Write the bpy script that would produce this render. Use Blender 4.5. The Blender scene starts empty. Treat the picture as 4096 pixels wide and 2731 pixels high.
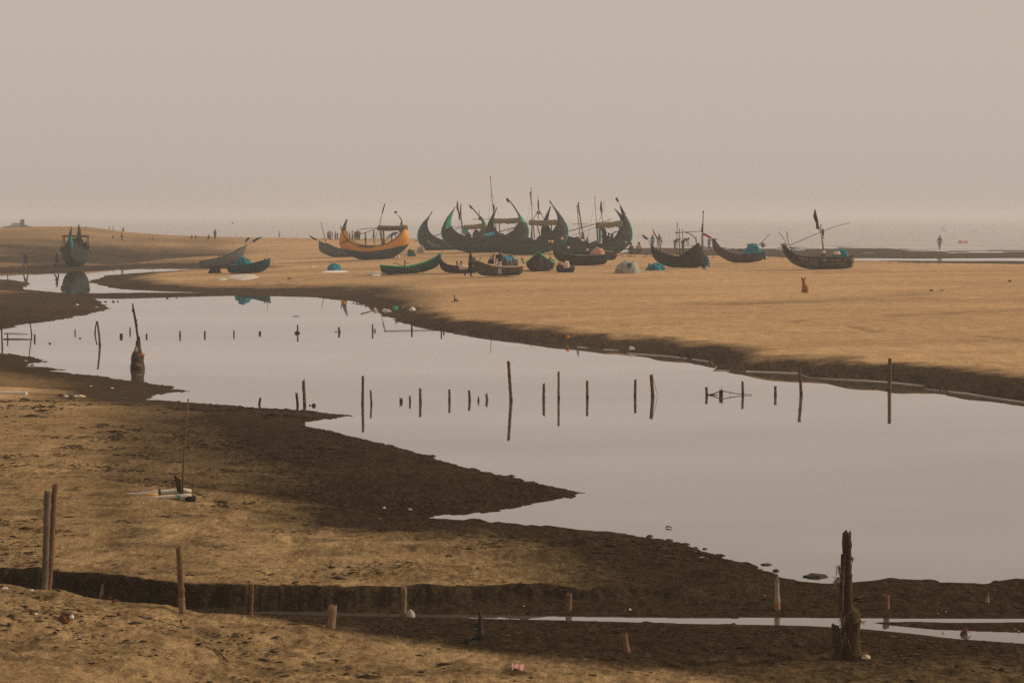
import bpy, bmesh, math, random
import numpy as np
from mathutils import Vector, Matrix
random.seed(7)
R = math.radians
sc = bpy.context.scene
col = sc.collection
PI = math.pi
# ------------------------------------------------------------------ camera
CAMH, FPX, HOR = 5.0, 9000.0, 865.0
PITCH = math.atan((1365.5 - HOR) / FPX)
cd = bpy.data.cameras.new('camera')
cam = bpy.data.objects.new('camera', cd)
col.objects.link(cam)
cam.location = (0, 0, CAMH)
cam.rotation_euler = (PI / 2 - PITCH, 0, 0)
cd.sensor_width = 36.0
cd.lens = 36.0 * FPX / 4096.0
cd.clip_start, cd.clip_end = 0.5, 30000
sc.camera = cam
_cp, _sp = math.cos(PITCH), math.sin(PITCH)

def ray(px, py):
    a, b = px - 2048.0, 1365.5 - py
    return (a, FPX * _cp + b * _sp, -FPX * _sp + b * _cp)

def P(px, py, Y):                       # world point at distance Y along a photo ray
    d = ray(px, py)
    k = Y / d[1]
    return Vector((d[0] * k, Y, CAMH + d[2] * k))

def W(px, py, z=0.0):                   # where the ray meets the level z
    d = ray(px, py)
    k = (z - CAMH) / d[2]
    return Vector((d[0] * k, d[1] * k, z))

D = 4096 / 2352.0
ZT = {1: (1200, 680, 700 / 2350), 2: (1640, 680, 700 / 2350), 3: (2140, 680, 700 / 2350), 4: (2540, 780, 900 / 2352),
      5: (3040, 780, 1056 / 2352), 6: (0, 840, 700 / 2350), 7: (600, 840, 700 / 2350), 11: (0, 1150, 900 / 2352),
      12: (900, 1150, 1000 / 2351), 13: (1500, 1350, 1200 / 2352), 14: (2600, 1200, 1496 / 2352), 15: (0, 1550, 1200 / 2352),
      16: (0, 1931, 1200 / 2352), 17: (1100, 1931, 1200 / 2352), 18: (2300, 1931, 1200 / 2352), 19: (3200, 2050, 896 / 2063),
      20: (2100, 1050, 1996 / 2352), 21: (1400, 1150, 500 / 2352), 22: (3560, 2380, 536 / 2352), 23: (350, 880, 600 / 2352),
      24: (2360, 840, 200 / 1568), 25: (220, 860, 160 / 1140), 26: (460, 1200, 180 / 830), 0: (0, 0, D)}

def F(zi, x, y):
    a, b, s = ZT[zi]
    return (a + x * s, b + y * s)

# ------------------------------------------------------------------ noise
def _h(ix, iy, seed):
    n = (ix.astype(np.int64) * 374761393 + iy.astype(np.int64) * 668265263 + seed * 144269504) & 0xffffffff
    n = ((n ^ (n >> 13)) * 1274126177) & 0xffffffff
    n = n ^ (n >> 16)
    return (n & 0xffff) / 65535.0

def vnoise(x, y, seed=0):
    x = np.asarray(x, float); y = np.asarray(y, float)
    ix, iy = np.floor(x), np.floor(y)
    fx, fy = x - ix, y - iy
    fx = fx * fx * (3 - 2 * fx); fy = fy * fy * (3 - 2 * fy)
    a, b = _h(ix, iy, seed), _h(ix + 1, iy, seed)
    c, d = _h(ix, iy + 1, seed), _h(ix + 1, iy + 1, seed)
    return (a + (b - a) * fx + (c - a) * fy + (a - b - c + d) * fx * fy) * 2 - 1

def fbm(x, y, seed=0, o=3):
    s, a = 0, 1.0
    for i in range(o):
        s = s + a * vnoise(x * 2 ** i + 17.3 * i, y * 2 ** i - 9.1 * i, seed + i)
        a *= .5
    return s

def sstep(a, b, x):
    t = np.clip((x - a) / (b - a), 0, 1)
    return t * t * (3 - 2 * t)

# ------------------------------------------------------------------ shorelines (photo coordinates on the water level)
def onwater(pts, z=0.0):
    return np.array([W(x * D, y * D, z)[:2] for x, y in pts])

shore_right = [(843, 706), (870, 722), (905, 733), (940, 745), (1010, 757), (1060, 766), (1130, 773), (1206, 784),
    (1255, 789), (1301, 794), (1386, 802), (1432, 805), (1440, 811), (1530, 817), (1600, 826), (1630, 830), (1645, 842), (1637, 850),
    (1730, 853), (1834, 857), (1854, 866), (1940, 871), (2039, 877), (2118, 885), (2121, 892), (2219, 903), (2300, 916), (2352, 923)]
pond = [(-300, 780), (0, 760), (51, 746), (100, 740), (142, 734), (205, 722), (256, 708), (239, 698), (220, 684.5), (300, 684.5),
    (400, 682), (470, 680), (560, 678), (700, 681), (780, 690), (830, 701)] + shore_right + [
    (2500, 945), (2900, 1010), (3400, 1075), (5200, 1200), (5200, 1380), (3400, 1345), (2600, 1335), (2352, 1328), (2300, 1330), (2250, 1338), (2170, 1336),
    (2150, 1328), (2080, 1328), (1990, 1332), (1930, 1339), (1860, 1336), (1810, 1325), (1720, 1295), (1650, 1275), (1580, 1250),
    (1500, 1233), (1400, 1222), (1300, 1213), (1200, 1206), (1100, 1197), (985, 1188), (1050, 1180), (1150, 1170), (1240, 1155),
    (1320, 1140), (1335, 1132), (1290, 1122), (1200, 1103), (1100, 1080), (1000, 1055), (930, 1030), (830, 1005), (740, 985),
    (695, 974), (720, 968), (780, 960), (812, 953), (760, 948), (700, 942), (600, 936), (500, 928), (400, 922), (330, 918),
    (362, 906), (400, 901), (424, 898), (373, 885), (330, 878), (275, 871), (220, 861), (187, 859), (141, 854), (110, 851), (194, 847),
    (132, 845), (88, 842), (33, 841), (66, 837), (112, 828.5), (79, 819), (22, 812), (0, 810), (-300, 800)]
channel = [(-300, 624.5), (0, 624), (51, 622.7), (147, 621), (202, 620), (256, 618), (342, 615), (402, 612.4), (425, 615), (470, 617),
    (524, 617.5), (522, 624), (464, 624), (344, 624.3), (308, 628), (239, 633), (222, 640), (197, 645.7), (222, 653.4), (248, 660),
    (274, 664.5), (342, 668), (413, 670.5), (498, 672), (516, 673), (430, 674), (344, 673.5), (274, 675), (188, 675.7), (145, 672),
    (85, 667.5), (51, 663), (56, 660), (75, 653), (51, 645), (0, 640.6), (-300, 636)]
back_channel = [(-300, 602), (0, 601), (103, 600), (205, 600), (274, 597), (342, 592.7), (402, 591), (464, 593.6), (413, 594),
    (402, 593.6), (325, 598), (257, 605.5), (205, 611.5), (0, 612.3), (-300, 613)]
stream = [(560, 1403.5), (750, 1407.5), (1000, 1411), (1300, 1414), (1600, 1417), (2000, 1420), (2352, 1421), (3000, 1424), (5200, 1434), (5200, 1600), (3000, 1530),
    (2352, 1479), (2200, 1467), (2100, 1455), (1990, 1444), (1850, 1436), (1600, 1432), (1300, 1424), (1000, 1417.5), (750, 1412.5), (600, 1408)]
mudbar = [(1985, 1428), (2100, 1426.5), (2200, 1429), (2352, 1428), (2700, 1430), (3100, 1440), (2900, 1456), (2700, 1462), (2352, 1453), (2250, 1450), (2150, 1446), (2050, 1437)]
POND, CHAN, BCH, STR, BAR = (onwater(p) for p in (pond, channel, back_channel, stream, mudbar))

def sdist(X, Y, polys):                 # positive on land
    X = np.asarray(X, float); Y = np.asarray(Y, float)
    d2 = np.full(X.shape, 1e12); ins = np.zeros(X.shape, bool)
    for poly in polys:
        n = len(poly)
        for i in range(n):
            ax, ay = poly[i]; bx, by = poly[(i + 1) % n]
            ex, ey = bx - ax, by - ay
            t = np.clip(((X - ax) * ex + (Y - ay) * ey) / (ex * ex + ey * ey + 1e-12), 0, 1)
            dx, dy = X - ax - t * ex, Y - ay - t * ey
            np.minimum(d2, dx * dx + dy * dy, out=d2)
            if ay != by:
                c = ((ay > Y) != (by > Y)) & (X < (bx - ax) * (Y - ay) / (by - ay) + ax)
                ins ^= c
    return np.where(ins, -1, 1) * np.sqrt(d2)

def ip(p, tab):
    return np.interp(p, [t[0] for t in tab], [t[1] for t in tab])

def yfull(yd):
    return CAMH * FPX / (yd * D - HOR)
CREST_Y = [(-600, 330), (0, 330), (400, 330), (700, 325), (980, 300), (1200, 265), (1460, 215), (1950, 190), (2150, 176), (3000, 172)]
CREST_P = [(-600, 915), (0, 910), (100, 906), (200, 907), (300, 930), (400, 942), (560, 950), (800, 954), (970, 957), (1200, 968), (1460, 1020),
           (1700, 1022), (1950, 1038), (2100, 1052), (2352, 1056), (3000, 1060)]
FRONT = [(-800, 790), (0, 788), (300, 740), (500, 790), (900, 850), (1335, 1000), (2352, 1120), (3200, 1200)]
CLIFF = [(-800, 29.6), (0, 29.4), (90, 29.4), (210, 29.1), (400, 28.45), (700, 28.45), (950, 28.67), (1100, 28.95), (1250, 29.0), (1350, 28.95),
         (1450, 29.1), (1550, 29.0), (1750, 29.6), (1860, 29.9), (3200, 30.0)]
DUNE = [(-900, .70), (-300, .62), (0, .48), (120, .445), (200, .36), (400, .195), (560, .10), (700, .05), (800, .02), (900, 0), (3000, 0)]
SEAY = [(-600, 600), (1200, 385), (1460, 375), (1950, 350), (2352, 328), (3000, 320)]

def height(X, Y, sp, sc_, ss):
    """ground height from plan position and the signed distances to pond, channels and stream"""
    p = (X / Y * FPX + 2048) / D
    sA = np.minimum(sp, sc_)
    # far beach
    cy, cpy = ip(p, CREST_Y), ip(p, CREST_P)
    cz = CAMH - (cpy - HOR) * cy / FPX
    base = .95 + .3 * sstep(70, 140, Y)
    pl = np.where(Y > 150, base + (cz - base) * np.clip((Y - 150) / np.maximum(cy - 150, 1), 0, 1), base)
    rs = sstep(1250, 1500, p)
    drop = np.where(Y > cy, (cz - .18) * (1 - sstep(0, 16, Y - cy)) + .18, pl)
    sy = ip(p, SEAY)
    drop = np.where(Y > cy + 16, .18 * (sy - Y) / np.maximum(sy - cy - 16, 1), drop)
    seaL = cz - (cz + .4) * sstep(0, 110, Y - cy)
    hb = np.where(Y > cy, rs * drop + (1 - rs) * seaL, pl)
    wr = sstep(780, 1080, p)
    sA0 = np.maximum(sA, 0)
    bankL = hb * (1 - np.exp(-sA0 / 22.0))
    lip = .30 + .14 * sstep(1000, 1900, p)
    bankR = np.minimum(hb, lip * (1 - np.exp(-(sA0 / 1.0) ** 1.3)) + np.maximum(hb - lip, 0) * (1 - np.exp(-sA0 / 27.0)))
    bank = wr * bankR + (1 - wr) * bankL
    hA = np.where(Y > cy, hb, bank)
    # runnel behind the crest on the right
    run = np.exp(-((Y - 259) / 7.0) ** 2) * sstep(1880, 2000, p)
    hA = hA - .30 * run * (Y > cy)
    # near spits
    hD = .55 * (1 - np.exp(-np.maximum(sp, 0) / 9.0))
    w = sstep(-1.5, 1.5, Y - yfull(ip(p, FRONT)) )
    h = np.where(w > .5, hA, hD)
    # gully with a small cliff
    cl = ip(p, CLIFF) + .08 * fbm(X * 2.2, Y * 2.0, 5) + .05 * fbm(X * 7, Y * 6, 8)
    floor = .015 + np.clip(.055 * ss, 0, .075) * (ss > 0)
    floor = np.where(p < 700, .05 * sstep(300, 700, p) + .03, floor)
    k = sstep(-.17, .03, Y - cl)
    h = np.where(Y < 33, np.minimum(h, floor + (h - floor) * k), h)
    h = np.where((Y < cl) & (Y > 26), np.where(p > 1700, np.minimum(h, .1 * (1 - np.exp(-np.maximum(np.minimum(sp, ss), 0) / 1.2))), h), h)
    # near bank and dune
    sl = np.where(p > 560, yfull(ip(p, [(560, 1405), (750, 1410), (1000, 1414), (1600, 1425), (1990, 1438), (2352, 1466), (3000, 1500)])), 27.95)
    south = Y < sl
    du = ip(p, DUNE) * sstep(27.95, 26.75, Y) * (1 + .08 * vnoise(X * 1.1, Y * .8, 31))
    near = .13 * (1 - np.exp(-np.maximum(np.where(p > 600, ss, 28 - Y), 0) / .8)) + .022 * np.maximum(26.5 - Y, 0)
    h = np.where(south, near * np.clip((28.2 - Y) * 3, 0, 1) + du, h)
    # water bed
    sw = np.minimum(np.minimum(sp, sc_), ss)
    bed = -.02 - .35 * (1 - np.exp(np.minimum(sw, 0) / 2.0))
    h = np.where(sw < 0, np.minimum(bed, h * 0 + bed), h)
    return h

def hraw(X, Y):
    return height(X, Y, sdist(X, Y, [POND]), sdist(X, Y, [CHAN, BCH]), sdist(X, Y, [STR, BAR]))

_ys = 1.0 / np.linspace(1 / 17.0, 1 / 460.0, 1500)
def G(px, py):                          # where a photo ray first meets the ground (or water)
    d = ray(px, py)
    X = d[0] / d[1] * _ys
    zr = CAMH + d[2] / d[1] * _ys
    h = np.maximum(hraw(X, _ys), 0)
    k = np.nonzero(zr <= h)[0]
    if len(k) == 0:
        i = 1499; f = 1.0
        Y = _ys[i]
    else:
        i = max(k[0], 1)
        a, b = zr[i - 1] - h[i - 1], zr[i] - h[i]
        Y = _ys[i - 1] + (_ys[i] - _ys[i - 1]) * (a / (a - b) if a != b else 0)
    v = P(px, py, float(Y))
    return v

def gz(x, y):
    return float(max(hraw(np.array([x]), np.array([y]))[0], 0))

# ------------------------------------------------------------------ materials
def nodes(name):
    m = bpy.data.materials.new(name); m.use_nodes = True
    nt = m.node_tree
    b = nt.nodes['Principled BSDF']
    return m, nt, b

def N(nt, t, **kw):
    n = nt.nodes.new(t)
    for k, v in kw.items():
        setattr(n, k, v)
    return n

def mixc(nt, fac, a, b, mode='MIX'):
    n = N(nt, 'ShaderNodeMix', data_type='RGBA', blend_type=mode)
    for sock, v in ((n.inputs[0], fac), (n.inputs[6], a), (n.inputs[7], b)):
        if hasattr(v, 'links'):
            nt.links.new(v, sock)
        else:
            sock.default_value = v if not isinstance(v, tuple) else (*v, 1)[:4]
    return n.outputs[2]

def mth(nt, op, a, b=0.0, c=0.0, clamp=False):
    n = N(nt, 'ShaderNodeMath', operation=op, use_clamp=clamp)
    for s, v in zip(n.inputs, (a, b, c)):
        if hasattr(v, 'links'):
            nt.links.new(v, s)
        else:
            s.default_value = v
    return n.outputs[0]

def noise(nt, vec, scale, detail=3.0, rough=.55):
    n = N(nt, 'ShaderNodeTexNoise')
    n.inputs['Scale'].default_value = scale; n.inputs['Detail'].default_value = detail; n.inputs['Roughness'].default_value = rough
    if vec is not None:
        nt.links.new(vec, n.inputs['Vector'])
    return n.outputs['Fac']

def remap(nt, v, a, b, c=0.0, d=1.0):
    n = N(nt, 'ShaderNodeMapRange')
    nt.links.new(v, n.inputs[0])
    for i, x in enumerate((a, b, c, d)):
        n.inputs[i + 1].default_value = x
    return n.outputs[0]

_mats = {}
def mat(name, c, rough=.85, var=.35, scale=6.0, bump=.25, spec=.25, c2=None, stretch=None):
    if name in _mats:
        return _mats[name]
    m, nt, b = nodes(name)
    tc = N(nt, 'ShaderNodeTexCoord')
    vec = tc.outputs['Object']
    if stretch:
        mp = N(nt, 'ShaderNodeMapping'); mp.inputs['Scale'].default_value = stretch
        nt.links.new(vec, mp.inputs['Vector']); vec = mp.outputs['Vector']
    n1 = noise(nt, vec, scale, 4)
    n2 = noise(nt, vec, scale * 5.3, 3)
    f = mth(nt, 'ADD', mth(nt, 'MULTIPLY', n1, .65), mth(nt, 'MULTIPLY', n2, .35))
    f = remap(nt, f, .32, .68)
    lo = tuple(x * (1 - var) for x in c)
    hi = c2 if c2 else tuple(min(1, x * (1 + var)) for x in c)
    nt.links.new(mixc(nt, f, lo, hi), b.inputs['Base Color'])
    b.inputs['Roughness'].default_value = rough
    b.inputs['Specular IOR Level'].default_value = spec
    if bump:
        bp = N(nt, 'ShaderNodeBump'); bp.inputs['Strength'].default_value = bump; bp.inputs['Distance'].default_value = .02
        nt.links.new(n2, bp.inputs['Height']); nt.links.new(bp.outputs[0], b.inputs['Normal'])
    _mats[name] = m
    return m

def weave(name, c, dark, rib=.28, row=.11):
    """basketwork: pale split bamboo panels crossed by dark ribs"""
    if name in _mats:
        return _mats[name]
    m, nt, b = nodes(name)
    tc = N(nt, 'ShaderNodeTexCoord')
    sx = N(nt, 'ShaderNodeSeparateXYZ'); nt.links.new(tc.outputs['Object'], sx.inputs[0])
    cx = N(nt, 'ShaderNodeCombineXYZ')
    nt.links.new(sx.outputs[0], cx.inputs[0]); nt.links.new(sx.outputs[2], cx.inputs[1])
    br = N(nt, 'ShaderNodeTexBrick'); br.offset = 0.0
    nt.links.new(cx.outputs[0], br.inputs['Vector'])
    br.inputs['Scale'].default_value = 1.0
    br.inputs['Brick Width'].default_value = rib; br.inputs['Row Height'].default_value = row
    br.inputs['Mortar Size'].default_value = .028; br.inputs['Mortar Smooth'].default_value = .3
    br.inputs['Color1'].default_value = (*c, 1); br.inputs['Color2'].default_value = (*[x * .6 for x in c], 1)
    br.inputs['Mortar'].default_value = (*dark, 1)
    n = noise(nt, tc.outputs['Object'], 2.2, 4)
    cc = mixc(nt, remap(nt, n, .4, .62), br.outputs['Color'], dark)
    nt.links.new(cc, b.inputs['Base Color'])
    b.inputs['Roughness'].default_value = .9; b.inputs['Specular IOR Level'].default_value = .15
    bp = N(nt, 'ShaderNodeBump'); bp.inputs['Strength'].default_value = .4; bp.inputs['Distance'].default_value = .02
    nt.links.new(br.outputs['Fac'], bp.inputs['Height']); nt.links.new(bp.outputs[0], b.inputs['Normal'])
    _mats[name] = m
    return m

# ------------------------------------------------------------------ object helpers
def link(name, me, m, parent=None):
    o = bpy.data.objects.new(name, me)
    col.objects.link(o)
    if m is not None:
        me.materials.append(m)
    return o

def root_loc(p):
    v = Vector((0, 0, 0))
    while p is not None:
        v += p.location; p = p.parent
    return v

def obj(name, verts, faces, m, parent=None, smooth=True, origin=None):
    off = root_loc(parent) if parent is not None else Vector(origin if origin is not None else (0, 0, 0))
    me = bpy.data.meshes.new(name)
    me.from_pydata([tuple(Vector(v) - off) for v in verts], [], faces)
    me.update()
    if smooth:
        me.polygons.foreach_set('use_smooth', [True] * len(me.polygons))
    o = link(name, me, m)
    if parent is not None:
        o.parent = parent
    else:
        o.location = off
    return o

def tag(o, label=None, cat=None, group=None, kind=None):
    for k, v in (('label', label), ('category', cat), ('group', group), ('kind', kind)):
        if v:
            o[k] = v
    return o

def thing(name, label, cat, loc, group=None):
    o = bpy.data.objects.new(name, None)
    col.objects.link(o); o.location = loc; o.empty_display_size = .2
    return tag(o, label, cat, group)

class MB:
    def __init__(s):
        s.v, s.f = [], []
    def add(s, v, f):
        n = len(s.v)
        s.v += [Vector(x) for x in v]; s.f += [tuple(i + n for i in q) for q in f]
        return s
    def tube(s, pts, rad, n=8, cap=True, jag=0.0):
        pts = [Vector(p) for p in pts]
        if not isinstance(rad, (list, tuple)):
            rad = [rad] * len(pts)
        v, f = [], []
        t0 = (pts[1] - pts[0]).normalized()
        a = Vector((1, 0, 0)) if abs(t0.x) < .8 else Vector((0, 1, 0))
        for i, p in enumerate(pts):
            t = (pts[min(i + 1, len(pts) - 1)] - pts[max(i - 1, 0)]).normalized()
            u = (a - t * a.dot(t)).normalized(); w = t.cross(u); a = u
            for k in range(n):
                q = p + (u * math.cos(2 * PI * k / n) + w * math.sin(2 * PI * k / n)) * rad[i]
                if jag and i == len(pts) - 1:
                    q = q + t * random.uniform(-jag, jag)
                v.append(q)
        for i in range(len(pts) - 1):
            for k in range(n):
                f.append((i * n + k, i * n + (k + 1) % n, (i + 1) * n + (k + 1) % n, (i + 1) * n + k))
        if cap:
            f.append(tuple(reversed(range(n))))
            f.append(tuple(range((len(pts) - 1) * n, len(pts) * n)))
        return s.add(v, f)
    def box(s, c, sx, sy, sz, rot=None):
        v = []
        for x in (-1, 1):
            for y in (-1, 1):
                for z in (-1, 1):
                    q = Vector((x * sx / 2, y * sy / 2, z * sz / 2))
                    if rot is not None:
                        q = rot @ q
                    v.append(Vector(c) + q)
        return s.add(v, [(0, 1, 3, 2), (4, 6, 7, 5), (0, 4, 5, 1), (2, 3, 7, 6), (0, 2, 6, 4), (1, 5, 7, 3)])
    def blob(s, c, rx, ry, rz, seed=0, amp=.25, nu=18, nv=10, flat=True, freq=2.2, folds=0.0):
        v, f = [], []
        for j in range(nv + 1):
            th = PI * j / nv
            for i in range(nu):
                ph = 2 * PI * i / nu
                d = np.array([math.sin(th) * math.cos(ph), math.sin(th) * math.sin(ph), math.cos(th)])
                k = 1 + amp * float(fbm(d[0] * freq + d[2] * 1.7 + seed * 5.1, d[1] * freq - d[2] * 1.3 + seed, seed, 3)) + folds * math.sin(ph * 9 + seed + 2 * th)
                q = Vector((d[0] * rx * k, d[1] * ry * k, d[2] * rz * k))
                if flat and q.z < 0:
                    q.z *= .25
                v.append(Vector(c) + q)
        for j in range(nv):
            for i in range(nu):
                f.append((j * nu + i, (j + 1) * nu + i, (j + 1) * nu + (i + 1) % nu, j * nu + (i + 1) % nu))
        return s.add(v, f)
    def ribbon(s, a, b, th=.01):
        """thick strip between two equal polylines"""
        n = len(a); v, f = [], []
        for i in range(n):
            d = (Vector(b[i]) - Vector(a[i]))
            t = (Vector(a[min(i + 1, n - 1)]) - Vector(a[max(i - 1, 0)]))
            nn = d.cross(t)
            nn = nn.normalized() * th / 2 if nn.length > 1e-9 else Vector((0, th / 2, 0))
            v += [Vector(a[i]) - nn, Vector(b[i]) - nn, Vector(b[i]) + nn, Vector(a[i]) + nn]
        for i in range(n - 1):
            for k in range(4):
                f.append((i * 4 + k, i * 4 + (k + 1) % 4, i * 4 + 4 + (k + 1) % 4, i * 4 + 4 + k))
        f += [(0, 1, 2, 3), (n * 4 - 1, n * 4 - 2, n * 4 - 3, n * 4 - 4)]
        return s.add(v, f)
    def build(s, name, m, parent=None, smooth=True, origin=None):
        o = obj(name, s.v, s.f, m, parent, smooth, origin)
        return o
# ------------------------------------------------------------------ ground
def build_ground():
    Yn = np.concatenate([1 / np.linspace(1 / 10.0, 1 / 21.5, 60)[:-1]])
    rows = [21.5]
    while rows[-1] < 520:
        y = rows[-1]
        rows.append(y + min(max(y * y * 2.1 / (CAMH * FPX), .02), 1.6))
    Yr = np.concatenate([Yn, np.array(rows)])
    ur = np.concatenate([np.linspace(-.62, -.25, 260)[:-1], np.linspace(-.25, .25, 1000), np.linspace(.25, .62, 260)[1:]])
    nr, nc = len(Yr), len(ur)
    # coarse distance fields, interpolated
    Yc = np.interp(np.linspace(0, nr - 1, nr // 3 + 1), np.arange(nr), Yr)
    uc = np.interp(np.linspace(0, nc - 1, nc // 3 + 1), np.arange(nc), ur)
    gy, gu = np.meshgrid(Yc, uc, indexing='ij'); gx = gy * gu
    def up(a):
        t = np.stack([np.interp(ur, uc, r) for r in a])
        i = np.clip(np.searchsorted(Yc, Yr) - 1, 0, len(Yc) - 2)
        f = ((Yr - Yc[i]) / (Yc[i + 1] - Yc[i]))[:, None]
        return t[i] * (1 - f) + t[i + 1] * f
    sp, sc2, ss = (up(sdist(gx, gy, q)) for q in ([POND], [CHAN, BCH], [STR, BAR]))
    Y, U = np.meshgrid(Yr, ur, indexing='ij'); X = Y * U
    p = (U * FPX + 2048) / D
    # ragged edges
    rg = .10 * fbm(X * 1.6, Y * 1.1, 3) * np.clip(Y / 40, .5, 2.2) + .05 * fbm(X * 6, Y * 4, 13)
    sp2 = sp + rg * np.exp(-np.abs(sp) / 1.5); ss2 = ss + .10 * rg * np.exp(-np.abs(ss) / .3); sc3 = sc2 + rg
    Z = height(X, Y, sp2, sc3, ss2)
    sw = np.minimum(np.minimum(sp2, sc3), ss2)
    land = sstep(0.0, .5, sw)
    cell = np.maximum(np.gradient(Yr)[:, None] * 2.0, Y * .0011)
    def oct_(wl, amp, seed, sx=1.0):
        fade = 1 - sstep(.35, 1.0, cell / wl)
        return amp * fade * vnoise(X / wl * sx, Y / wl, seed)
    southm = sstep(28.0, 27.2, Y)
    spit = sstep(28.3, 29.0, Y) * (1 - sstep(80, 150, Y))
    main = sstep(60, 75, Y) * sstep(600, 900, p)
    hum = oct_(.6, .010, 41) + oct_(.26, .013, 42) + oct_(.13, .011, 43) + oct_(.065, .007, 44)
    foot = np.maximum(0, vnoise(X / .42, Y / .5, 51)) ** 2 * (1 - sstep(.2, .5, cell / .4))
    Z = Z + land * southm * (hum * 1.6 - .06 * foot)
    rid = np.maximum(0, oct_(.34, 1.0, 61, .6)) ** 2 * .05 + np.maximum(0, oct_(.16, 1.0, 62, .6)) ** 2 * .025
    Z = Z + land * spit * (rid * 2.0 + oct_(.6, .025, 63) + oct_(.25, .012, 65) + oct_(2.0, .03, 64))
    Z = Z + land * main * (oct_(6, .07, 71) + oct_(1.8, .035, 72) + oct_(.7, .02, 73))
    # slumped bank along the right shore
    bankm = .55 * sstep(.1, .8, sp2) * (1 - sstep(3.0, 6.5, sp2)) * sstep(900, 1300, p) * sstep(55, 62, Y)
    Z = Z + bankm * (oct_(.9, .10, 81) + oct_(.45, .06, 82) - .05 * np.maximum(0, oct_(1.6, 1, 83)))
    # cliff face roughness and lumps in the gully
    gul = sstep(27.9, 28.2, Y) * (1 - sstep(29.2, 29.6, Y)) * (1 - southm)
    Z = Z + gul * land * (oct_(.3, .012, 91) + oct_(.12, .008, 92))
    bar = sstep(-.3, .1, sdist(gx, gy, [BAR]) * -1)
    Z = Z + np.where((sw < 0) & (sp2 < 0), np.exp(sw / .7) * .055 * (vnoise(X * 1.3, Y * 2.2, 201) + .6 * vnoise(X * 5, Y * 4, 202)) * (Y < 110), 0)
    # tracks across the beach
    def tr(pts, zi):
        q = [F(zi, *a) for a in pts]
        return np.array([G(*a)[:2] for a in q])
    def dline(poly):
        d2 = np.full(gx.shape, 1e9)
        for (ax, ay), (bx, by) in zip(poly[:-1], poly[1:]):
            ex, ey = bx - ax, by - ay
            t = np.clip(((gx - ax) * ex + (gy - ay) * ey) / (ex * ex + ey * ey), 0, 1)
            d2 = np.minimum(d2, (gx - ax - t * ex) ** 2 + ((gy - ay - t * ey)) ** 2)
        return up(np.sqrt(d2))
    foots = tr([(780, 250), (1040, 265), (1280, 285), (1420, 290), (1550, 305), (1650, 325), (1870, 340), (2060, 345), (2330, 365), (2700, 380)], 20)
    rut = tr([(1640, 252), (1900, 242), (2100, 232), (2352, 215), (2800, 190)], 20)
    ridge = tr([(0, 245), (80, 250), (250, 225), (500, 200), (700, 190), (1000, 190), (1300, 180), (1550, 158), (1780, 150), (1900, 130)], 20)
    df, dr, dg = dline(foots), dline(rut), dline(ridge)
    fp = np.exp(-(df / .30) ** 2) * sstep(-.05, .45, vnoise(X / .8, Y / 2.5, 95))
    rt = np.exp(-(dr / .55) ** 2)
    rdg = np.exp(-((dg) / 1.5) ** 2) * sstep(-.35, .4, vnoise(X / 3.5, Y / 9, 97))
    Z = Z - fp * .06 - rt * .07 - rdg * .10
    # dampness: sand that lies low or beside water is wet
    nz = fbm(X / 2.2, Y / 3.2, 101) * .5 + fbm(X / .5, Y / .6, 104) * .25
    wr = sstep(820, 1080, p)
    relA = wr * sstep(.6, 3.1, sp + .8 * nz + .25 * fbm(X / .6, Y / .5, 121)) + (1 - wr) * sstep(4 + nz * 2, 14 + nz * 3, np.minimum(sp, sc2 * 2.0))
    isA = Y > yfull(ip(p, FRONT))
    yd = (HOR + (CAMH - np.clip(Z, 0, .8)) * FPX / Y) / D
    relB = np.clip(.62 * (1 - sstep(60, 360, p + 90 * nz)) + .48 * (1 - sstep(330, 1020, p + 130 * nz)), 0, 1) * sstep(1.0, 5.0, sp + 1.5 * nz)
    relE = (.92 - .85 * sstep(950, 1750, p + 160 * nz)) * sstep(.8, 4.2, sp + 1.2 * nz)
    eE = sstep(-6, 8, yd - (1128 + (p - 480) * .119)) * sstep(200, 420, p)
    dnear = relB * (1 - eE) + relE * eE
    dry_haze = np.where(isA, relA, np.where(Y > 63, relB * .35, dnear))
    lw = (1 - sstep(300, 420, p)) * (1 - sstep(135, 150, Y)) * isA
    dry_haze = dry_haze * (1 - lw) + lw * .5 * sstep(4, 10 + 3 * nz, sp)
    dry_haze = np.where((Y < 28.6) & (Z < .17), np.minimum(dry_haze, .04), dry_haze)
    drF = .95 * sstep(-14, 26, yd - (1418 + (p - 560) * .135) + 16 * nz) * np.where(p < 560, 1, 1) + .30 * sstep(1470, 1560, yd + 25 * nz)
    drF = np.where(p < 560, np.maximum(drF, .9 * sstep(27.7, 27.1, Y)), drF)
    drF = drF - .30 * sstep(1455, 1530, yd) * (1 - sstep(150, 520, p + 80 * nz))
    dry_haze = np.where(Y < 27.9, np.clip(drF, 0, 1) * sstep(27.95, 27.5, Y), dry_haze)
    clf = ip(p, CLIFF)
    dry_haze = np.where((Y < 33) & (Y >= 27.9), dry_haze * sstep(.0, .16, Y - clf - .08 * fbm(X * 2.2, Y * 2.0, 5) - .05 * fbm(X * 7, Y * 6, 8)), dry_haze)
    cy = ip(p, CREST_Y)
    dry_haze = np.where((Y > cy + 2) & (p > 1250), dry_haze * (1 - sstep(2, 9, Y - cy)), dry_haze)
    # wet slope behind the moored boat
    wl = sstep(246, 258, Y) * (1 - sstep(272, 300, Y)) * (1 - sstep(480, 640, p))
    dry_haze = dry_haze * (1 - .75 * wl)
    barw = sstep(180, 200, Y) * (1 - sstep(246, 250, Y)) * (1 - sstep(380, 620, p))
    dry_haze = dry_haze * (1 - barw) + barw * np.minimum(dry_haze, .5)
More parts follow.
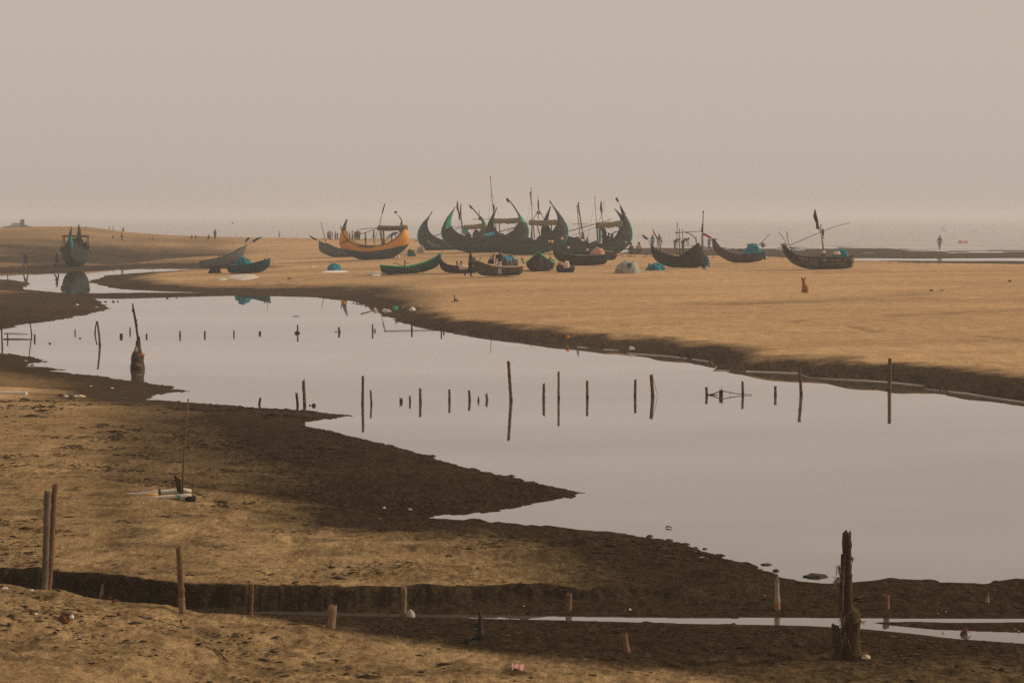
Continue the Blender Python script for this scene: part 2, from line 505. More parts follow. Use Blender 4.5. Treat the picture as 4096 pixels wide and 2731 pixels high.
    dry_haze = dry_haze * (1 - .42 * sstep(225, 285, Y) * (1 - sstep(420, 760, p)))  # far left beach dulled in its colour, standing in for haze
    dry_haze = np.clip(dry_haze + .22 * (dry_haze > .05) * fbm(X / 5, Y / 9, 107) * .5, 0, 1)
    damp = np.clip(fp * .5 + rt * .55 + rdg * .45, 0, 1)
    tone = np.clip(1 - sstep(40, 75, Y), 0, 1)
    specks = sstep(.12, .6, vnoise(X / .30 * .6, Y / .34, 61) * .8 + .35 * vnoise(X / .11, Y / .12, 111)) * (1 - sstep(.45, 1.1, cell / .3))
    me = bpy.data.meshes.new('ground')
    co = np.stack([X, Y, Z], -1).reshape(-1, 3).astype(np.float32)
    nv = nr * nc
    me.vertices.add(nv); me.vertices.foreach_set('co', co.ravel())
    i = np.arange(nr - 1)[:, None] * nc + np.arange(nc - 1)[None, :]
    q = np.stack([i, i + 1, i + nc + 1, i + nc], -1).reshape(-1, 4)
    nf = len(q)
    me.loops.add(nf * 4); me.loops.foreach_set('vertex_index', q.ravel().astype(np.int32))
    me.polygons.add(nf)
    me.polygons.foreach_set('loop_start', np.arange(0, nf * 4, 4, dtype=np.int32))
    me.polygons.foreach_set('loop_total', np.full(nf, 4, np.int32))
    me.polygons.foreach_set('use_smooth', np.ones(nf, bool))
    me.update(calc_edges=True)
    for nm, a in (('dry_haze', dry_haze), ('damp', damp), ('tone', tone), ('speck', specks)):
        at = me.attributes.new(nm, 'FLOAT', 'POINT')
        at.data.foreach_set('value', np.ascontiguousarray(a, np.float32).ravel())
    return me

def sand_material():
    m, nt, b = nodes('tidal_sand')
    def att(n):
        a = N(nt, 'ShaderNodeAttribute', attribute_name=n); return a.outputs['Fac']
    tc = N(nt, 'ShaderNodeTexCoord'); ob = tc.outputs['Object']
    n1 = noise(nt, ob, 1.3, 5); n2 = noise(nt, ob, 9.0, 5, .65); n3 = noise(nt, ob, 26.0, 4, .75); nL = noise(nt, ob, .12, 3)
    dry_haze, damp, tone, speck = att('dry_haze'), att('damp'), att('tone'), att('speck')
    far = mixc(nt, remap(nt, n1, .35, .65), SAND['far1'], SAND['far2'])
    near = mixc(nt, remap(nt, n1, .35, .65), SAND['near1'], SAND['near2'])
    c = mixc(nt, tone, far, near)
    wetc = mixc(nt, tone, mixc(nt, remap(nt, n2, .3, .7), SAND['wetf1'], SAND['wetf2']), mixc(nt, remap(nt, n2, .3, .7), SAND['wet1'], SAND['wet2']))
    dd = mth(nt, 'ADD', dry_haze, mth(nt, 'MULTIPLY', mth(nt, 'SUBTRACT', n2, .5), .55))
    dd = mth(nt, 'MULTIPLY', remap(nt, dd, .12, .88), mth(nt, 'SUBTRACT', 1.0, mth(nt, 'MULTIPLY', damp, .75)))
    c = mixc(nt, dd, wetc, c)
    # scattered dark crumbs of mud and shell
    n4 = noise(nt, ob, 3.1, 4, .7)
    cr = mth(nt, 'MULTIPLY', remap(nt, n2, .55, .63), remap(nt, n4, .44, .56))
    cr = mth(nt, 'MAXIMUM', mth(nt, 'MULTIPLY', speck, .55), mth(nt, 'MULTIPLY', cr, .6))
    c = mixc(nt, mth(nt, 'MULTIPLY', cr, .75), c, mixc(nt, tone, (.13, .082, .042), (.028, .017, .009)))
    c = mixc(nt, 1.0, c, mixc(nt, remap(nt, n3, .3, .7), (.60, .60, .60), (1.25, 1.25, 1.25)), 'MULTIPLY')
    mp = N(nt, 'ShaderNodeMapping'); mp.inputs['Scale'].default_value = (1.0, .30, 1.0); nt.links.new(ob, mp.inputs['Vector'])
    n5 = noise(nt, mp.outputs[0], 13.0, 4, .7); n6 = noise(nt, mp.outputs[0], 2.6, 4, .7)
    g5 = mixc(nt, remap(nt, n5, .36, .60), (.60, .59, .58), (1.14, 1.14, 1.14))
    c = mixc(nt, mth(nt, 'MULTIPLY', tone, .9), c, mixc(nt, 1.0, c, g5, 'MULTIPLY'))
    g6 = mixc(nt, remap(nt, n6, .36, .62), (.87, .86, .85), (1.06, 1.06, 1.06))
    c = mixc(nt, 1.0, c, g6, 'MULTIPLY')
    mp2 = N(nt, 'ShaderNodeMapping'); mp2.inputs['Scale'].default_value = (.35, 1.0, 1.0); nt.links.new(ob, mp2.inputs['Vector'])
    n7 = noise(nt, mp2.outputs[0], .11, 6, .62)
    c = mixc(nt, 1.0, c, mixc(nt, remap(nt, n7, .36, .64), (.80, .79, .78), (1.10, 1.10, 1.10)), 'MULTIPLY')
    nt.links.new(c, b.inputs['Base Color'])
    b.inputs['Roughness'].default_value = 1.0
    b.inputs['Specular IOR Level'].default_value = .0
    bp = N(nt, 'ShaderNodeBump'); bp.inputs['Strength'].default_value = 1.0; bp.inputs['Distance'].default_value = .05
    hh = mth(nt, 'ADD', n2, mth(nt, 'MULTIPLY', n3, .35))
    nt.links.new(hh, bp.inputs['Height']); nt.links.new(bp.outputs[0], b.inputs['Normal'])
    return m
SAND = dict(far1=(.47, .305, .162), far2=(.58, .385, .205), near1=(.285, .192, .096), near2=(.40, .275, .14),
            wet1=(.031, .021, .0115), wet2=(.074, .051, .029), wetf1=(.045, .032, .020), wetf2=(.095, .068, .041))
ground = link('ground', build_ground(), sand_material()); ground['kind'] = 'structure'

# ------------------------------------------------------------------ water
def water_mat(name, deep, rough, bscale, bstr):
    m, nt, b = nodes(name)
    tc = N(nt, 'ShaderNodeTexCoord')
    mp = N(nt, 'ShaderNodeMapping'); mp.inputs['Scale'].default_value = (.5, 1.0, 1)
    nt.links.new(tc.outputs['Object'], mp.inputs['Vector'])
    big = noise(nt, tc.outputs['Object'], .09, 3)
    nt.links.new(mixc(nt, remap(nt, big, .35, .65), tuple(x * .82 for x in deep), tuple(x * 1.18 for x in deep)), b.inputs['Base Color'])
    b.inputs['Roughness'].default_value = rough
    b.inputs['IOR'].default_value = 1.33
    nt.links.new(remap(nt, noise(nt, mp.outputs[0], .085, 5), .36, .64, .40, .84), b.inputs['Coat Weight']); b.inputs['Coat IOR'].default_value = 1.33; b.inputs['Coat Roughness'].default_value = rough
    b.inputs['Specular IOR Level'].default_value = .5
    n = noise(nt, mp.outputs[0], bscale, 3)
    bp = N(nt, 'ShaderNodeBump'); bp.inputs['Distance'].default_value = .01
    wp = noise(nt, mp.outputs[0], .06, 4)
    nt.links.new(mth(nt, 'MULTIPLY', remap(nt, wp, .40, .68), bstr * 2.2), bp.inputs['Strength'])
    nt.links.new(n, bp.inputs['Height']); nt.links.new(bp.outputs[0], b.inputs['Normal'])
    return m
def sheet(name, x0, x1, y0, y1, z, m):
    v = [(x0, y0, z), (x1, y0, z), (x1, y1, z), (x0, y1, z)]
    o = obj(name, v, [(0, 1, 2, 3)], m); o['kind'] = 'structure'
    return o
sheet('water', -260, 260, 5, 330, 0.0, water_mat('pond_water', (.095, .082, .064), .015, .9, .11))
sheet('sea', -6000, 6000, 330, 9000, 0.0, water_mat('sea_water', (.34, .305, .27), .35, .12, .5))

# ------------------------------------------------------------------ sky, sun, haze
SUN_EL, SUN_AZ = R(27), R(82)           # azimuth measured from the view direction towards the right
w = bpy.data.worlds.new('World'); sc.world = w; w.use_nodes = True
nt = w.node_tree
bg = nt.nodes['Background']
sky = N(nt, 'ShaderNodeTexSky', sky_type='NISHITA')
sky.sun_disc = False; sky.sun_elevation = SUN_EL; sky.sun_rotation = SUN_AZ
sky.dust_density = 6.0; sky.air_density = 1.5; sky.ozone_density = 1.0
SMOG = (5.46, 4.56, 3.96); SMOGLOW = (4.85, 4.08, 3.60)
tcw = N(nt, 'ShaderNodeTexCoord'); spw = N(nt, 'ShaderNodeSeparateXYZ'); nt.links.new(tcw.outputs['Generated'], spw.inputs[0])
el = remap(nt, spw.outputs[2], 0.0, .075)
el = mth(nt, 'POWER', mth(nt, 'MAXIMUM', el, 0.0), .6)
smog = mixc(nt, el, SMOGLOW, SMOG)
cm = mixc(nt, .985, sky.outputs[0], smog)
nt.links.new(cm, bg.inputs['Color'])
bg.inputs['Strength'].default_value = .10
sd = bpy.data.lights.new('sun', 'SUN'); so = bpy.data.objects.new('sun', sd); col.objects.link(so)
sd.energy = 2.9; sd.angle = R(8); sd.color = (1.0, .83, .60)
sdir = Vector((math.sin(SUN_AZ) * math.cos(SUN_EL), math.cos(SUN_AZ) * math.cos(SUN_EL), math.sin(SUN_EL)))
so.rotation_euler = sdir.to_track_quat('Z', 'Y').to_euler()
so.location = (40, 0, 40)

hb = MB().box((0, 4990, 5.0), 14000, 10100, 14.0)
hm, hnt, hbs = nodes('haze_air')
hnt.nodes.remove(hbs)
pv = N(hnt, 'ShaderNodeVolumePrincipled')
pv.inputs['Color'].default_value = (.81, .83, .87, 1); pv.inputs['Density'].default_value = .0007; pv.inputs['Anisotropy'].default_value = .1
hnt.links.new(pv.outputs[0], hnt.nodes['Material Output'].inputs['Volume'])
hz = hb.build('haze', hm, smooth=False); hz['kind'] = 'stuff'
tag(hz, 'pale pinkish grey haze filling the air over beach and sea', 'haze')

sc.view_settings.view_transform = 'Standard'; sc.view_settings.look = 'None'; sc.view_settings.exposure = 0; sc.view_settings.gamma = 1
sc.cycles.use_denoising = False
sc.cycles.volume_bounces = 3; sc.cycles.max_bounces = 6; sc.cycles.diffuse_bounces = 2; sc.cycles.glossy_bounces = 3
# ------------------------------------------------------------------ materials for things
BAMBOO = mat('old_bamboo', (.13, .078, .044), .8, .6, 5, .3, .2, stretch=(1, 1, .25))
BAMBOO2 = mat('pale_bamboo', (.18, .115, .062), .8, .5, 5, .3, .25, stretch=(1, 1, .25))
BAMBOO3 = mat('red_bamboo', (.135, .070, .034), .8, .6, 5, .3, .25, stretch=(1, 1, .25))
WETWOOD = mat('wet_wood', (.022, .016, .012), .6, .4, 8, .3, .25)
DRIFT = mat('dark_driftwood', (.055, .036, .022), .9, .5, 7, .5, .1)
TIMBER = mat('boat_timber', (.16, .10, .06), .85, .4, 6, .3, .15)
SPAR = mat('spar_bamboo', (.12, .085, .05), .8, .4, 6, .2, .15)
TAR = mat('tarred_planks', (.028, .037, .035), .85, .65, 1.6, .4, .15, stretch=(.35, 1, 3))
TARLOW = mat('blue_black_bottom_paint', (.007, .055, .062), .8, .45, 1.6, .3, .15)
GREEN = mat('bright_green_paint', (.020, .36, .20), .6, .3, 3, .2, .3)
GREENDK = mat('dull_green_planks', (.022, .075, .052), .8, .4, 3, .3, .2, stretch=(.4, 1, 3))
ORANGE = mat('orange_paint', (.62, .27, .036), .7, .25, 2.5, .25, .25, stretch=(.5, 1, 2))
BROWNP = mat('bare_brown_planks', (.17, .095, .06), .85, .3, 3, .3, .15)
NAVY = mat('dark_blue_paint', (.009, .046, .056), .65, .35, 3, .25, .25)
GREY = mat('grey_green_planks', (.105, .115, .095), .85, .35, 4, .3, .15, stretch=(.4, 1, 3))
BASKET = weave('split_bamboo_basketwork', (.23, .17, .10), (.045, .034, .022))
BASKETD = weave('dark_basketwork', (.085, .068, .043), (.018, .016, .012))
LATT = weave('lattice_basketwork', (.36, .28, .19), (.035, .027, .02), .30, .16)
TEAL = mat('teal_nylon_net', (.004, .17, .225), .85, .55, 14, .8, .15)
TEALDK = mat('dark_teal_net', (.010, .09, .12), .85, .45, 14, .8, .15)
PALENET = mat('grey_white_net', (.30, .27, .23), .9, .35, 12, .8, .1)
BLACKNET = mat('black_net', (.018, .016, .014), .95, .5, 12, .8, .05)
CREAM = mat('cream_sacking', (.58, .45, .32), .9, .2, 8, .5, .1)
PINKSACK = mat('pink_sacking', (.52, .28, .20), .9, .3, 8, .6, .1)
WHITE = mat('white_plastic', (.72, .68, .62), .6, .12, 6, .15, .3)
FOAM = mat('weathered_white_foam', (.55, .50, .42), .9, .2, 9, .4, .1)
YELLOWF = mat('yellow_foam', (.55, .36, .10), .9, .2, 9, .4, .1)
THATCH = mat('thatch_matting', (.20, .165, .085), .95, .5, 18, .9, .05)
CANVAS = mat('brown_canvas', (.10, .065, .045), .95, .35, 8, .5, .05)
FLAGD = mat('dark_flag_cloth', (.022, .022, .026), .95, .3, 8, .3, .05)
FLAGR = mat('red_flag_cloth', (.34, .035, .028), .9, .3, 8, .3, .05)
FLAGP = mat('faded_lilac_cloth', (.30, .24, .30), .9, .2, 8, .3, .05)
TEALCL = mat('teal_cloth', (.03, .22, .22), .9, .3, 8, .3, .05)
CYAN = mat('cyan_tarpaulin', (.005, .32, .48), .6, .2, 5, .4, .3)
PALELINE = mat('pale_rubbing_strake', (.20, .155, .11), .9, .3, 8, .2, .1)
ROPE = mat('net_rope', (.20, .15, .09), .95, .4, 30, .5, .05)
GROPE = mat('green_rope', (.02, .20, .12), .9, .3, 20, .5, .1)
STONE = mat('pale_stone', (.34, .30, .25), .9, .25, 9, .6, .1)
HUSK = mat('coconut_husk', (.13, .055, .022), .95, .5, 12, .8, .05)
FIBRE = mat('ragged_net_fibre', (.22, .15, .085), .95, .5, 20, .8, .05)
ORNG = mat('orange_plastic', (.55, .16, .03), .7, .25, 10, .3, .2)
PINK = mat('pink_plastic', (.46, .22, .20), .6, .2, 10, .3, .3)
DKRED = mat('dark_red_plastic', (.10, .02, .02), .7, .2, 10, .3, .3)
GREENPL = mat('green_plastic', (.05, .34, .20), .7, .3, 10, .3, .3)
LUNGI = mat('lilac_lungi', (.36, .33, .42), .9, .2, 10, .3, .1)

# ------------------------------------------------------------------ posts and stakes
GP = 'bamboo stakes standing in the pond'
GP2 = 'short stakes in the far row across the pond'
GP3 = 'bamboo posts along the near gully'

def stake(zi, top, base, wpx, label, group, m=None, name='bamboo_post', wet=True, z=None, jag=.03, taper=.92, pts=None, node=True, cat='post', deep=.45, rough=.004, cut=0.0):
    tp, bp_ = F(zi, *top), F(zi, *base)
    B = W(*bp_, z) if z is not None else G(*bp_)
    Y = B.y
    s = FPX / Y
    r = wpx * ZT[zi][2] / 2 / s
    T = P(*tp, Y)
    path = [B] + [P(*F(zi, *q), Y) for q in (pts or [])] + [T]
    root = thing(name, label, cat, B, group)
    full = []
    L = sum((path[i + 1] - path[i]).length for i in range(len(path) - 1))
    seg = max(6, int(L / (.035 if s > 60 else .1)))
    acc = 0
    q = []
    for i in range(len(path) - 1):
        nn = max(2, int(seg * (path[i + 1] - path[i]).length / L))
        for k in range(nn):
            q.append(path[i].lerp(path[i + 1], k / nn))
    q.append(path[-1])
    lean = (path[1] - path[0]).normalized()
    q = [B - lean * deep] + q
    rad = []
    ph = random.random()
    sp = max(.22, r * 7)
    for i, c in enumerate(q):
        t = max(0, (c - B).length / max(L, .01)) if i else 0
        a = r * (1 - (1 - taper) * t)
        if node:
            u = ((t * L / sp + ph) % 1.0)
            a *= 1.13 if u < .14 * .05 / max(L / seg / sp * .3, .02) and u < .16 else 1.0
        a *= 1 + random.uniform(-.03, .03)
        rad.append(a)
    q = [c + Vector((random.uniform(-1, 1) * rough, random.uniform(-1, 1) * rough, 0)) if 0 < i else c for i, c in enumerate(q)]
    sh = MB()
    hollow = q + []
    sh.tube(q, rad, 12, cap=False, jag=jag)
    # hollow cut top
    n0 = len(sh.v) - 12
    rim = sh.v[n0:]
    cen = sum(rim, Vector()) / 12
    inner = [cen + (v - cen) * .72 for v in rim]
    dn = [v - lean * min(.09, L * .4) for v in inner]
    if cut:
        for kk, v in enumerate(rim):
            pass
    base_i = len(sh.v)
    sh.v += inner + dn
    for k in range(12):
        k2 = (k + 1) % 12
        sh.f.append((n0 + k, n0 + k2, base_i + k2, base_i + k))
        sh.f.append((base_i + k, base_i + k2, base_i + 12 + k2, base_i + 12 + k))
    sh.f.append(tuple(base_i + 12 + k for k in range(12)))
    if cut:                               # slanting chisel cut at the top
        for kk in range(n0, len(sh.v)):
            v = sh.v[kk]
            v.z += cut * (v.x - cen.x) / max(r, 1e-3) * .5
    sh.build('shaft', m or BAMBOO, root)
    if wet:
        wb = MB()
        hgt = min(.10, L * .45)
        wb.tube([B - lean * .2, B, B + lean * hgt * .6, B + lean * hgt], [r * 1.05, r * 1.07, r * 1.06, r * 1.04], 12, True)
        wb.build('wet_band', WETWOOD, root)
    return root

# --- middle row across the pond
MR = [
 (12, (333, 1035), (322, 1100), 22, 'short dark stake behind the crest of the near spit, alone by the water edge', WETWOOD),
 (12, (672, 995), (684, 1112), 24, 'thin crooked dark stake just in front of the fork-topped bamboo post', DRIFT),
 (12, (738, 873), (749, 1110), 30, 'fork-topped bamboo post beside the dark floating lumps at the spit', BAMBOO3),
 (12, (1297, 832), (1294, 1096), 26, 'tall straight bamboo post just off the tip of the upper spit', BAMBOO),
 (12, (1370, 968), (1377, 1097), 19, 'slim splintered stake close beside the tall straight post off the spit tip', BAMBOO),
 (12, (1655, 1045), (1657, 1076), 30, 'squat splintered black stump in the middle row of stakes', WETWOOD),
 (12, (1738, 1020), (1741, 1078), 18, 'short dark stake right of the squat black stump', WETWOOD),
 (12, (1836, 955), (1838, 1082), 25, 'medium bamboo post with notched top, third right of the squat stump', BAMBOO),
 (12, (2110, 955), (2111, 1066), 22, 'plain bamboo post with flat top, alone between two uneven groups', BAMBOO),
 (13, (737, 415), (743, 493), 20, 'stake with rounded split top, start of a trio of low stakes', BAMBOO),
 (13, (811, 455), (811, 497), 15, 'smallest pointed stub in the trio of low stakes', WETWOOD),
 (13, (873, 440), (879, 491), 19, 'leaning broken stub ending the trio of low stakes', BAMBOO),
 (13, (1046, 186), (1067, 497), 25, 'tallest bamboo pole in the open water, leaning slightly', BAMBOO3),
 (13, (1324, 360), (1323, 486), 22, 'bamboo stake with slanted top, first right of the tallest pole', BAMBOO),
 (13, (1440, 267), (1440, 480), 19, 'slender pale bamboo post, second right of the tallest pole', BAMBOO2),
 (13, (1663, 337), (1665, 476), 21, 'straight bamboo post, third right of the tallest pole', BAMBOO2),
 (13, (2042, 328), (2039, 460), 21, 'dark bamboo post beside the thick post with a trailing string', BAMBOO),
 (13, (2166, 291), (2178, 465), 28, 'thick bamboo post with a thin string trailing to the water', BAMBOO3),
 (14, (355, 548), (357, 600), 17, 'short stake at the start of the sunken stick frame', BAMBOO),
 (14, (447, 565), (447, 605), 24, 'stout black stub in the middle of the sunken stick frame', WETWOOD),
 (14, (582, 511), (584, 598), 16, 'upright stake at the far end of the sunken stick frame', BAMBOO),
 (14, (788, 541), (789, 600), 17, 'lone short stake right of the sunken stick frame', BAMBOO),
 (14, (940, 425), (951, 596), 20, 'bowed brown stake standing before the dark bank', BAMBOO3),
 (14, (1509, 366), (1506, 572), 23, 'tall bamboo post with a thick top, nearest the sandy bank at right', BAMBOO3),
]
for zi, t, b, wd, lab, m in MR:
    jag = .05 if 'splinter' in lab or 'fork' in lab or 'broken' in lab or 'notched' in lab else .012
    o = stake(zi, t, b, wd, lab, GP, m, z=0.0, jag=jag, cut=.05 if 'slant' in lab else 0, taper=.25 if 'pointed' in lab else .93)
# pointed splinter beside the stout stub, with its sticks
stake(14, (450, 542), (456, 600), 10, 'thin pointed orange splinter rising behind the stout black stub', GP, BAMBOO3, z=0.0, taper=.15, wet=False)
def sticks(name, label, cat, group, zi, segs, m, z=None, Yref=None, part='stick'):
    """a few lashed sticks, each a part of one thing"""
    Y = Yref if Yref else W(*F(zi, *segs[0][0])).y
    root = thing(name, label, cat, P(*F(zi, *segs[0][0]), Y), group)
    for a, b, wd in segs:
        r = wd * ZT[zi][2] / 2 / (FPX / Y)
        A, B = P(*F(zi, *a), Y), P(*F(zi, *b), Y)
        M_ = (A + B) / 2 + Vector((0, 0, -.01))
        MB().tube([A, M_, B], r, 8).build(part, m, root)
    return root
sticks('lashed_sticks', 'half sunken triangular frame of lashed dark sticks between three stakes', 'sticks', None, 14,
       [((362, 597), (445, 572), 6), ((366, 598), (410, 596), 11), ((460, 572), (578, 592), 5), ((412, 588), (440, 600), 4), ((592, 591), (642, 592), 4), ((500, 592), (508, 579), 4)], WETWOOD)
p0 = W(*F(13, 2178, 465))
MB().tube([P(*F(13, 2180, 310), p0.y), P(*F(13, 2200, 390), p0.y), P(*F(13, 2214, 462), p0.y)], .006, 5).build('string', ROPE, bpy.data.objects['bamboo_post.017'])

# --- far row
FR = [
 (11, (15, 372), (24, 640), 17, 'dark leaning pole at the edge of the left mud bank', DRIFT),
 (11, (79, 485), (81, 546), 14, 'short stub between the leaning pole and the bent stick', WETWOOD),
 (11, (363, 490), (362, 541), 20, 'short orange-topped stub right of the bent stick', BAMBOO3),
 (11, (785, 436), (785, 478), 13, 'thin stub alone between the bent stick and the paired stakes', BAMBOO),
 (11, (1266, 483), (1268, 516), 34, 'clumped ragged stub left of the wrapped mooring stump', WETWOOD),
 (11, (1360, 415), (1360, 466), 16, 'short stake close behind the wrapped mooring stump', BAMBOO3),
 (11, (1532, 481), (1532, 516), 18, 'small black stub just right of the wrapped mooring stump', WETWOOD),
 (11, (1881, 456), (1883, 507), 18, 'orange-topped stub, second right of the wrapped mooring stump', BAMBOO3),
 (11, (2141, 455), (2141, 501), 18, 'dark stub, third right of the wrapped mooring stump', WETWOOD),
 (12, (84, 402), (84, 443), 14, 'narrow dull stub, fourth right of the wrapped mooring stump', BAMBOO),
 (12, (328, 412), (328, 436), 22, 'very low thick stub in the far row of stakes', WETWOOD),
 (12, (682, 350), (684, 430), 16, 'stake with a dark clump of weed at its waterline', BAMBOO3),
 (12, (1070, 372), (1077, 421), 20, 'stub bent over at the top with a twig floating beside it', BAMBOO3),
 (12, (1388, 346), (1389, 414), 16, 'stake with a lower stub tied to its side', BAMBOO3),
 (12, (1410, 389), (1411, 411), 13, 'lower stub tied to the side of a taller far stake', WETWOOD),
 (12, (1756, 346), (1757, 404), 17, 'dark stake where the floating boom passes, before the bank', DRIFT),
 (12, (2034, 320), (2035, 402), 14, 'taller of two dark stakes where the boom meets the bank', DRIFT),
 (12, (2057, 360), (2058, 403), 16, 'shorter of two dark stakes where the boom meets the bank', DRIFT),
]
for zi, t, b, wd, lab, m in FR:
    o = stake(zi, t, b, wd, lab, GP2, m, z=0.0, jag=.03, name='stake', cat='stake', node=False)
    if 'weed' in lab:
        MB().blob(o.location + Vector((0, 0, .02)), .11, .11, .08, 3, .4).build('weed_clump', WETWOOD, o)
stake(11, (297, 220), (331, 492), 14, 'tall thin bent stick standing off the left bank', GP2, DRIFT, z=0.0, name='stake', cat='stake', node=False, pts=[(322, 420), (303, 300)], taper=.6)
stake(11, (1017, 352), (1044, 605), 24, 'taller brown stake of a leaning pair that touch at the top', GP2, BAMBOO3, z=0.0, name='stake', cat='stake', node=False, pts=[(1037, 500)], taper=.8)
stake(11, (1012, 352), (993, 476), 16, 'shorter dark stake of a leaning pair that touch at the top', GP2, DRIFT, z=0.0, name='stake', cat='stake', node=False, pts=[(998, 420)], taper=.8)
def floater(zi, a, b, wd, label, m=WETWOOD, name='floating_stick', z=.015):
    A, B = W(*F(zi, *a)), W(*F(zi, *b))
    A.z = B.z = z
    r = wd * ZT[zi][2] / 2 / (FPX / A.y)
    M_ = (A + B) / 2 + Vector((0, .05, .01))
    o = MB().tube([A, M_, B], [r, r * 1.1, r * .6], 8).build(name, m, None, origin=A)
    return tag(o, label, 'stick', 'sticks afloat on the pond')
floater(11, (42, 481), (292, 488), 6, 'long thin stick afloat, farther of two by the left edge')
floater(11, (34, 541), (340, 543), 9, 'thick branch afloat under the tall thin bent stick')
floater(12, (1495, 411), (2070, 401), 5, 'long bamboo boom afloat running to the two dark stakes', SPAR)
floater(12, (1030, 416), (1072, 419), 5, 'small twig afloat beside the bent-over stub')
floater(12, (640, 271), (700, 274), 4, 'short twig afloat below the teal reflection')
floater(18, (710, 352), (760, 358), 10, 'dark twig afloat off the near shore')
def lump(zi, x, y, wd, ht, label, m=WETWOOD, name='floating_lump', cat='lump', group='dark lumps at the waterline', z=0.0, amp=.35):
    c = W(*F(zi, x, y)) if z == 0.0 else G(*F(zi, x, y))
    s = FPX / c.y
    k = ZT[zi][2] / s
    o = MB().blob(c, wd * k / 2, wd * k / 2, ht * k, int(x) % 50, amp).build(name, m, None, origin=c)
    return tag(o, label, cat, group)
lump(11, 838, 533, 24, 9, 'tiny dark lump right of the thin lone stub')
lump(11, 522, 586, 28, 10, 'small dark lump in open water near the left bank')
lump(11, 1102, 150, 30, 8, 'dark clod off the tip of the left bank, first of three')
lump(11, 1185, 149, 26, 11, 'dark clod off the tip of the left bank, second of three')
lump(11, 1232, 148, 18, 8, 'dark clod off the tip of the left bank, third of three')
lump(11, 1750, 114, 30, 9, 'bluish lump lying at the thin strip of mud', TEALDK)
lump(11, 1846, 112, 22, 6, 'brown lump on the thin strip of mud')
lump(12, 800, 1109, 20, 10, 'smaller of two black lumps beside the fork-topped post')
lump(12, 836, 1112, 42, 26, 'larger round black lump beside the fork-topped post', amp=.12)
lump(18, 1885, 732, 185, 20, 'low black mud islet by the near shore')
lump(18, 1500, 640, 90, 9, 'flat black mud scrap by the near shore')
for k, (x, y, wd, ht, lb) in enumerate([(585, 418, 70, 16, 'mud clod highest on the near shoreline crest'), (735, 452, 90, 18, 'broad mud clod on the near shoreline'),
        (865, 482, 80, 15, 'middle mud clod of the near shoreline row'), (945, 510, 60, 13, 'small mud clod on the near shoreline'),
        (1018, 518, 50, 14, 'round mud clod standing clear of the near shoreline'), (1573, 690, 60, 22, 'dark clod above the near inlet of the pond')]):
    lump(18, x, y, wd * .75, ht * .7, lb, DRIFT, 'mud_clod', 'clod', 'mud clods along the near shoreline')

# wrapped mooring stump with a slanting pole
wb = W(*F(26, 410, 1275)); Yw = wb.y
wk = ZT[26][2] / (FPX / Yw)
ws = thing('mooring_stump', 'ragged net-wrapped stump in the water with a slanting knotted pole', 'stump', wb)
pp = [(440, 1250), (440, 900), (425, 720), (400, 540), (385, 420), (360, 280), (340, 180), (325, 60)]
MB().tube([P(*F(26, *q), Yw) for q in pp], [.035, .05, .04, .035, .04, .038, .035, .02], 8).build('pole', DRIFT, ws)
for i, (x, y, rr) in enumerate([(385, 380, 26), (395, 460, 24), (335, 195, 26), (440, 690, 28)]):
    MB().blob(P(*F(26, x, y), Yw), rr * wk, rr * wk, rr * wk, i, .4, 10, 6, False).build('knot', DRIFT, ws)
bd = MB()
prof = [(-1275 + 1290, 130), (0, 132), (50, 140), (120, 128), (210, 122), (290, 100), (350, 66), (420, 45), (500, 40), (560, 25)]
v = []; f = []
nn = 20
for j, (hh, rr) in enumerate(prof):
    hh = -60 if j == 0 else hh
    for i in range(nn):
        a = 2 * PI * i / nn
        k = 1 + .22 * float(fbm(math.cos(a) * 1.6 + j * .45, math.sin(a) * 1.6, 9, 3))
        v.append(wb + Vector((math.cos(a) * rr * wk * k + hh * .045 * wk, math.sin(a) * rr * wk * k, hh * wk)))
for j in range(len(prof) - 1):
    for i in range(nn):
        f.append((j * nn + i, j * nn + (i + 1) % nn, (j + 1) * nn + (i + 1) % nn, (j + 1) * nn + i))
obj('net_wrapping', v, f, mat('stump_rags', (.075, .058, .038), .95, .6, 7, .9, .05), ws)
MB().blob(P(*F(26, 500, 1015), Yw - .1), 48 * wk, 30 * wk, 34 * wk, 4, .3, 14, 8, False).build('orange_rag', ORNG, ws)
MB().blob(P(*F(26, 385, 915), Yw - .12), 32 * wk, 24 * wk, 60 * wk, 8, .3, 12, 8, False).build('pale_rag', mat('pale_rag', (.30, .29, .22), .95), ws)
MB().blob(P(*F(26, 430, 1205), Yw - .28), 55 * wk, 22 * wk, 30 * wk, 12, .3, 12, 8, False).build('brown_rag', mat('brown_rag', (.20, .12, .07), .95), ws)

# --- near posts
def post(zi, t, b, wd, lab, m, **k):
    k.setdefault('wet', False)
    return stake(zi, t, b, wd, lab, GP3, m, **k)
A = post(16, (372, 62), (352, 830), 54, 'grey weathered bamboo post, broader front one of a tall touching pair', mat('grey_bamboo', (.115, .088, .062), .85, .6, 4, .3, .2, stretch=(1, 1, .3)), jag=.008, z=.52)
post(16, (431, 14), (384, 826), 48, 'red-brown bamboo post, taller back one of a tall touching pair', BAMBOO3, jag=.02, z=.5)
o = post(16, (1400, 506), (1433, 1018), 50, 'brown bamboo post with pale jointed foot on the dune edge', BAMBOO3, jag=.006)
bb = o.location
s_ = FPX / bb.y
Bv, Tv = P(*F(16, 1431, 1018), bb.y), P(*F(16, 1423, 905), bb.y)
MB().tube([Bv - Vector((0, 0, .3)), Bv, Bv.lerp(Tv, .9), Tv, Tv + (Tv - Bv) * .03], [27 * ZT[16][2] / s_] * 3 + [30 * ZT[16][2] / s_, 27 * ZT[16][2] / s_], 12).build('pale_foot', BAMBOO2, o)
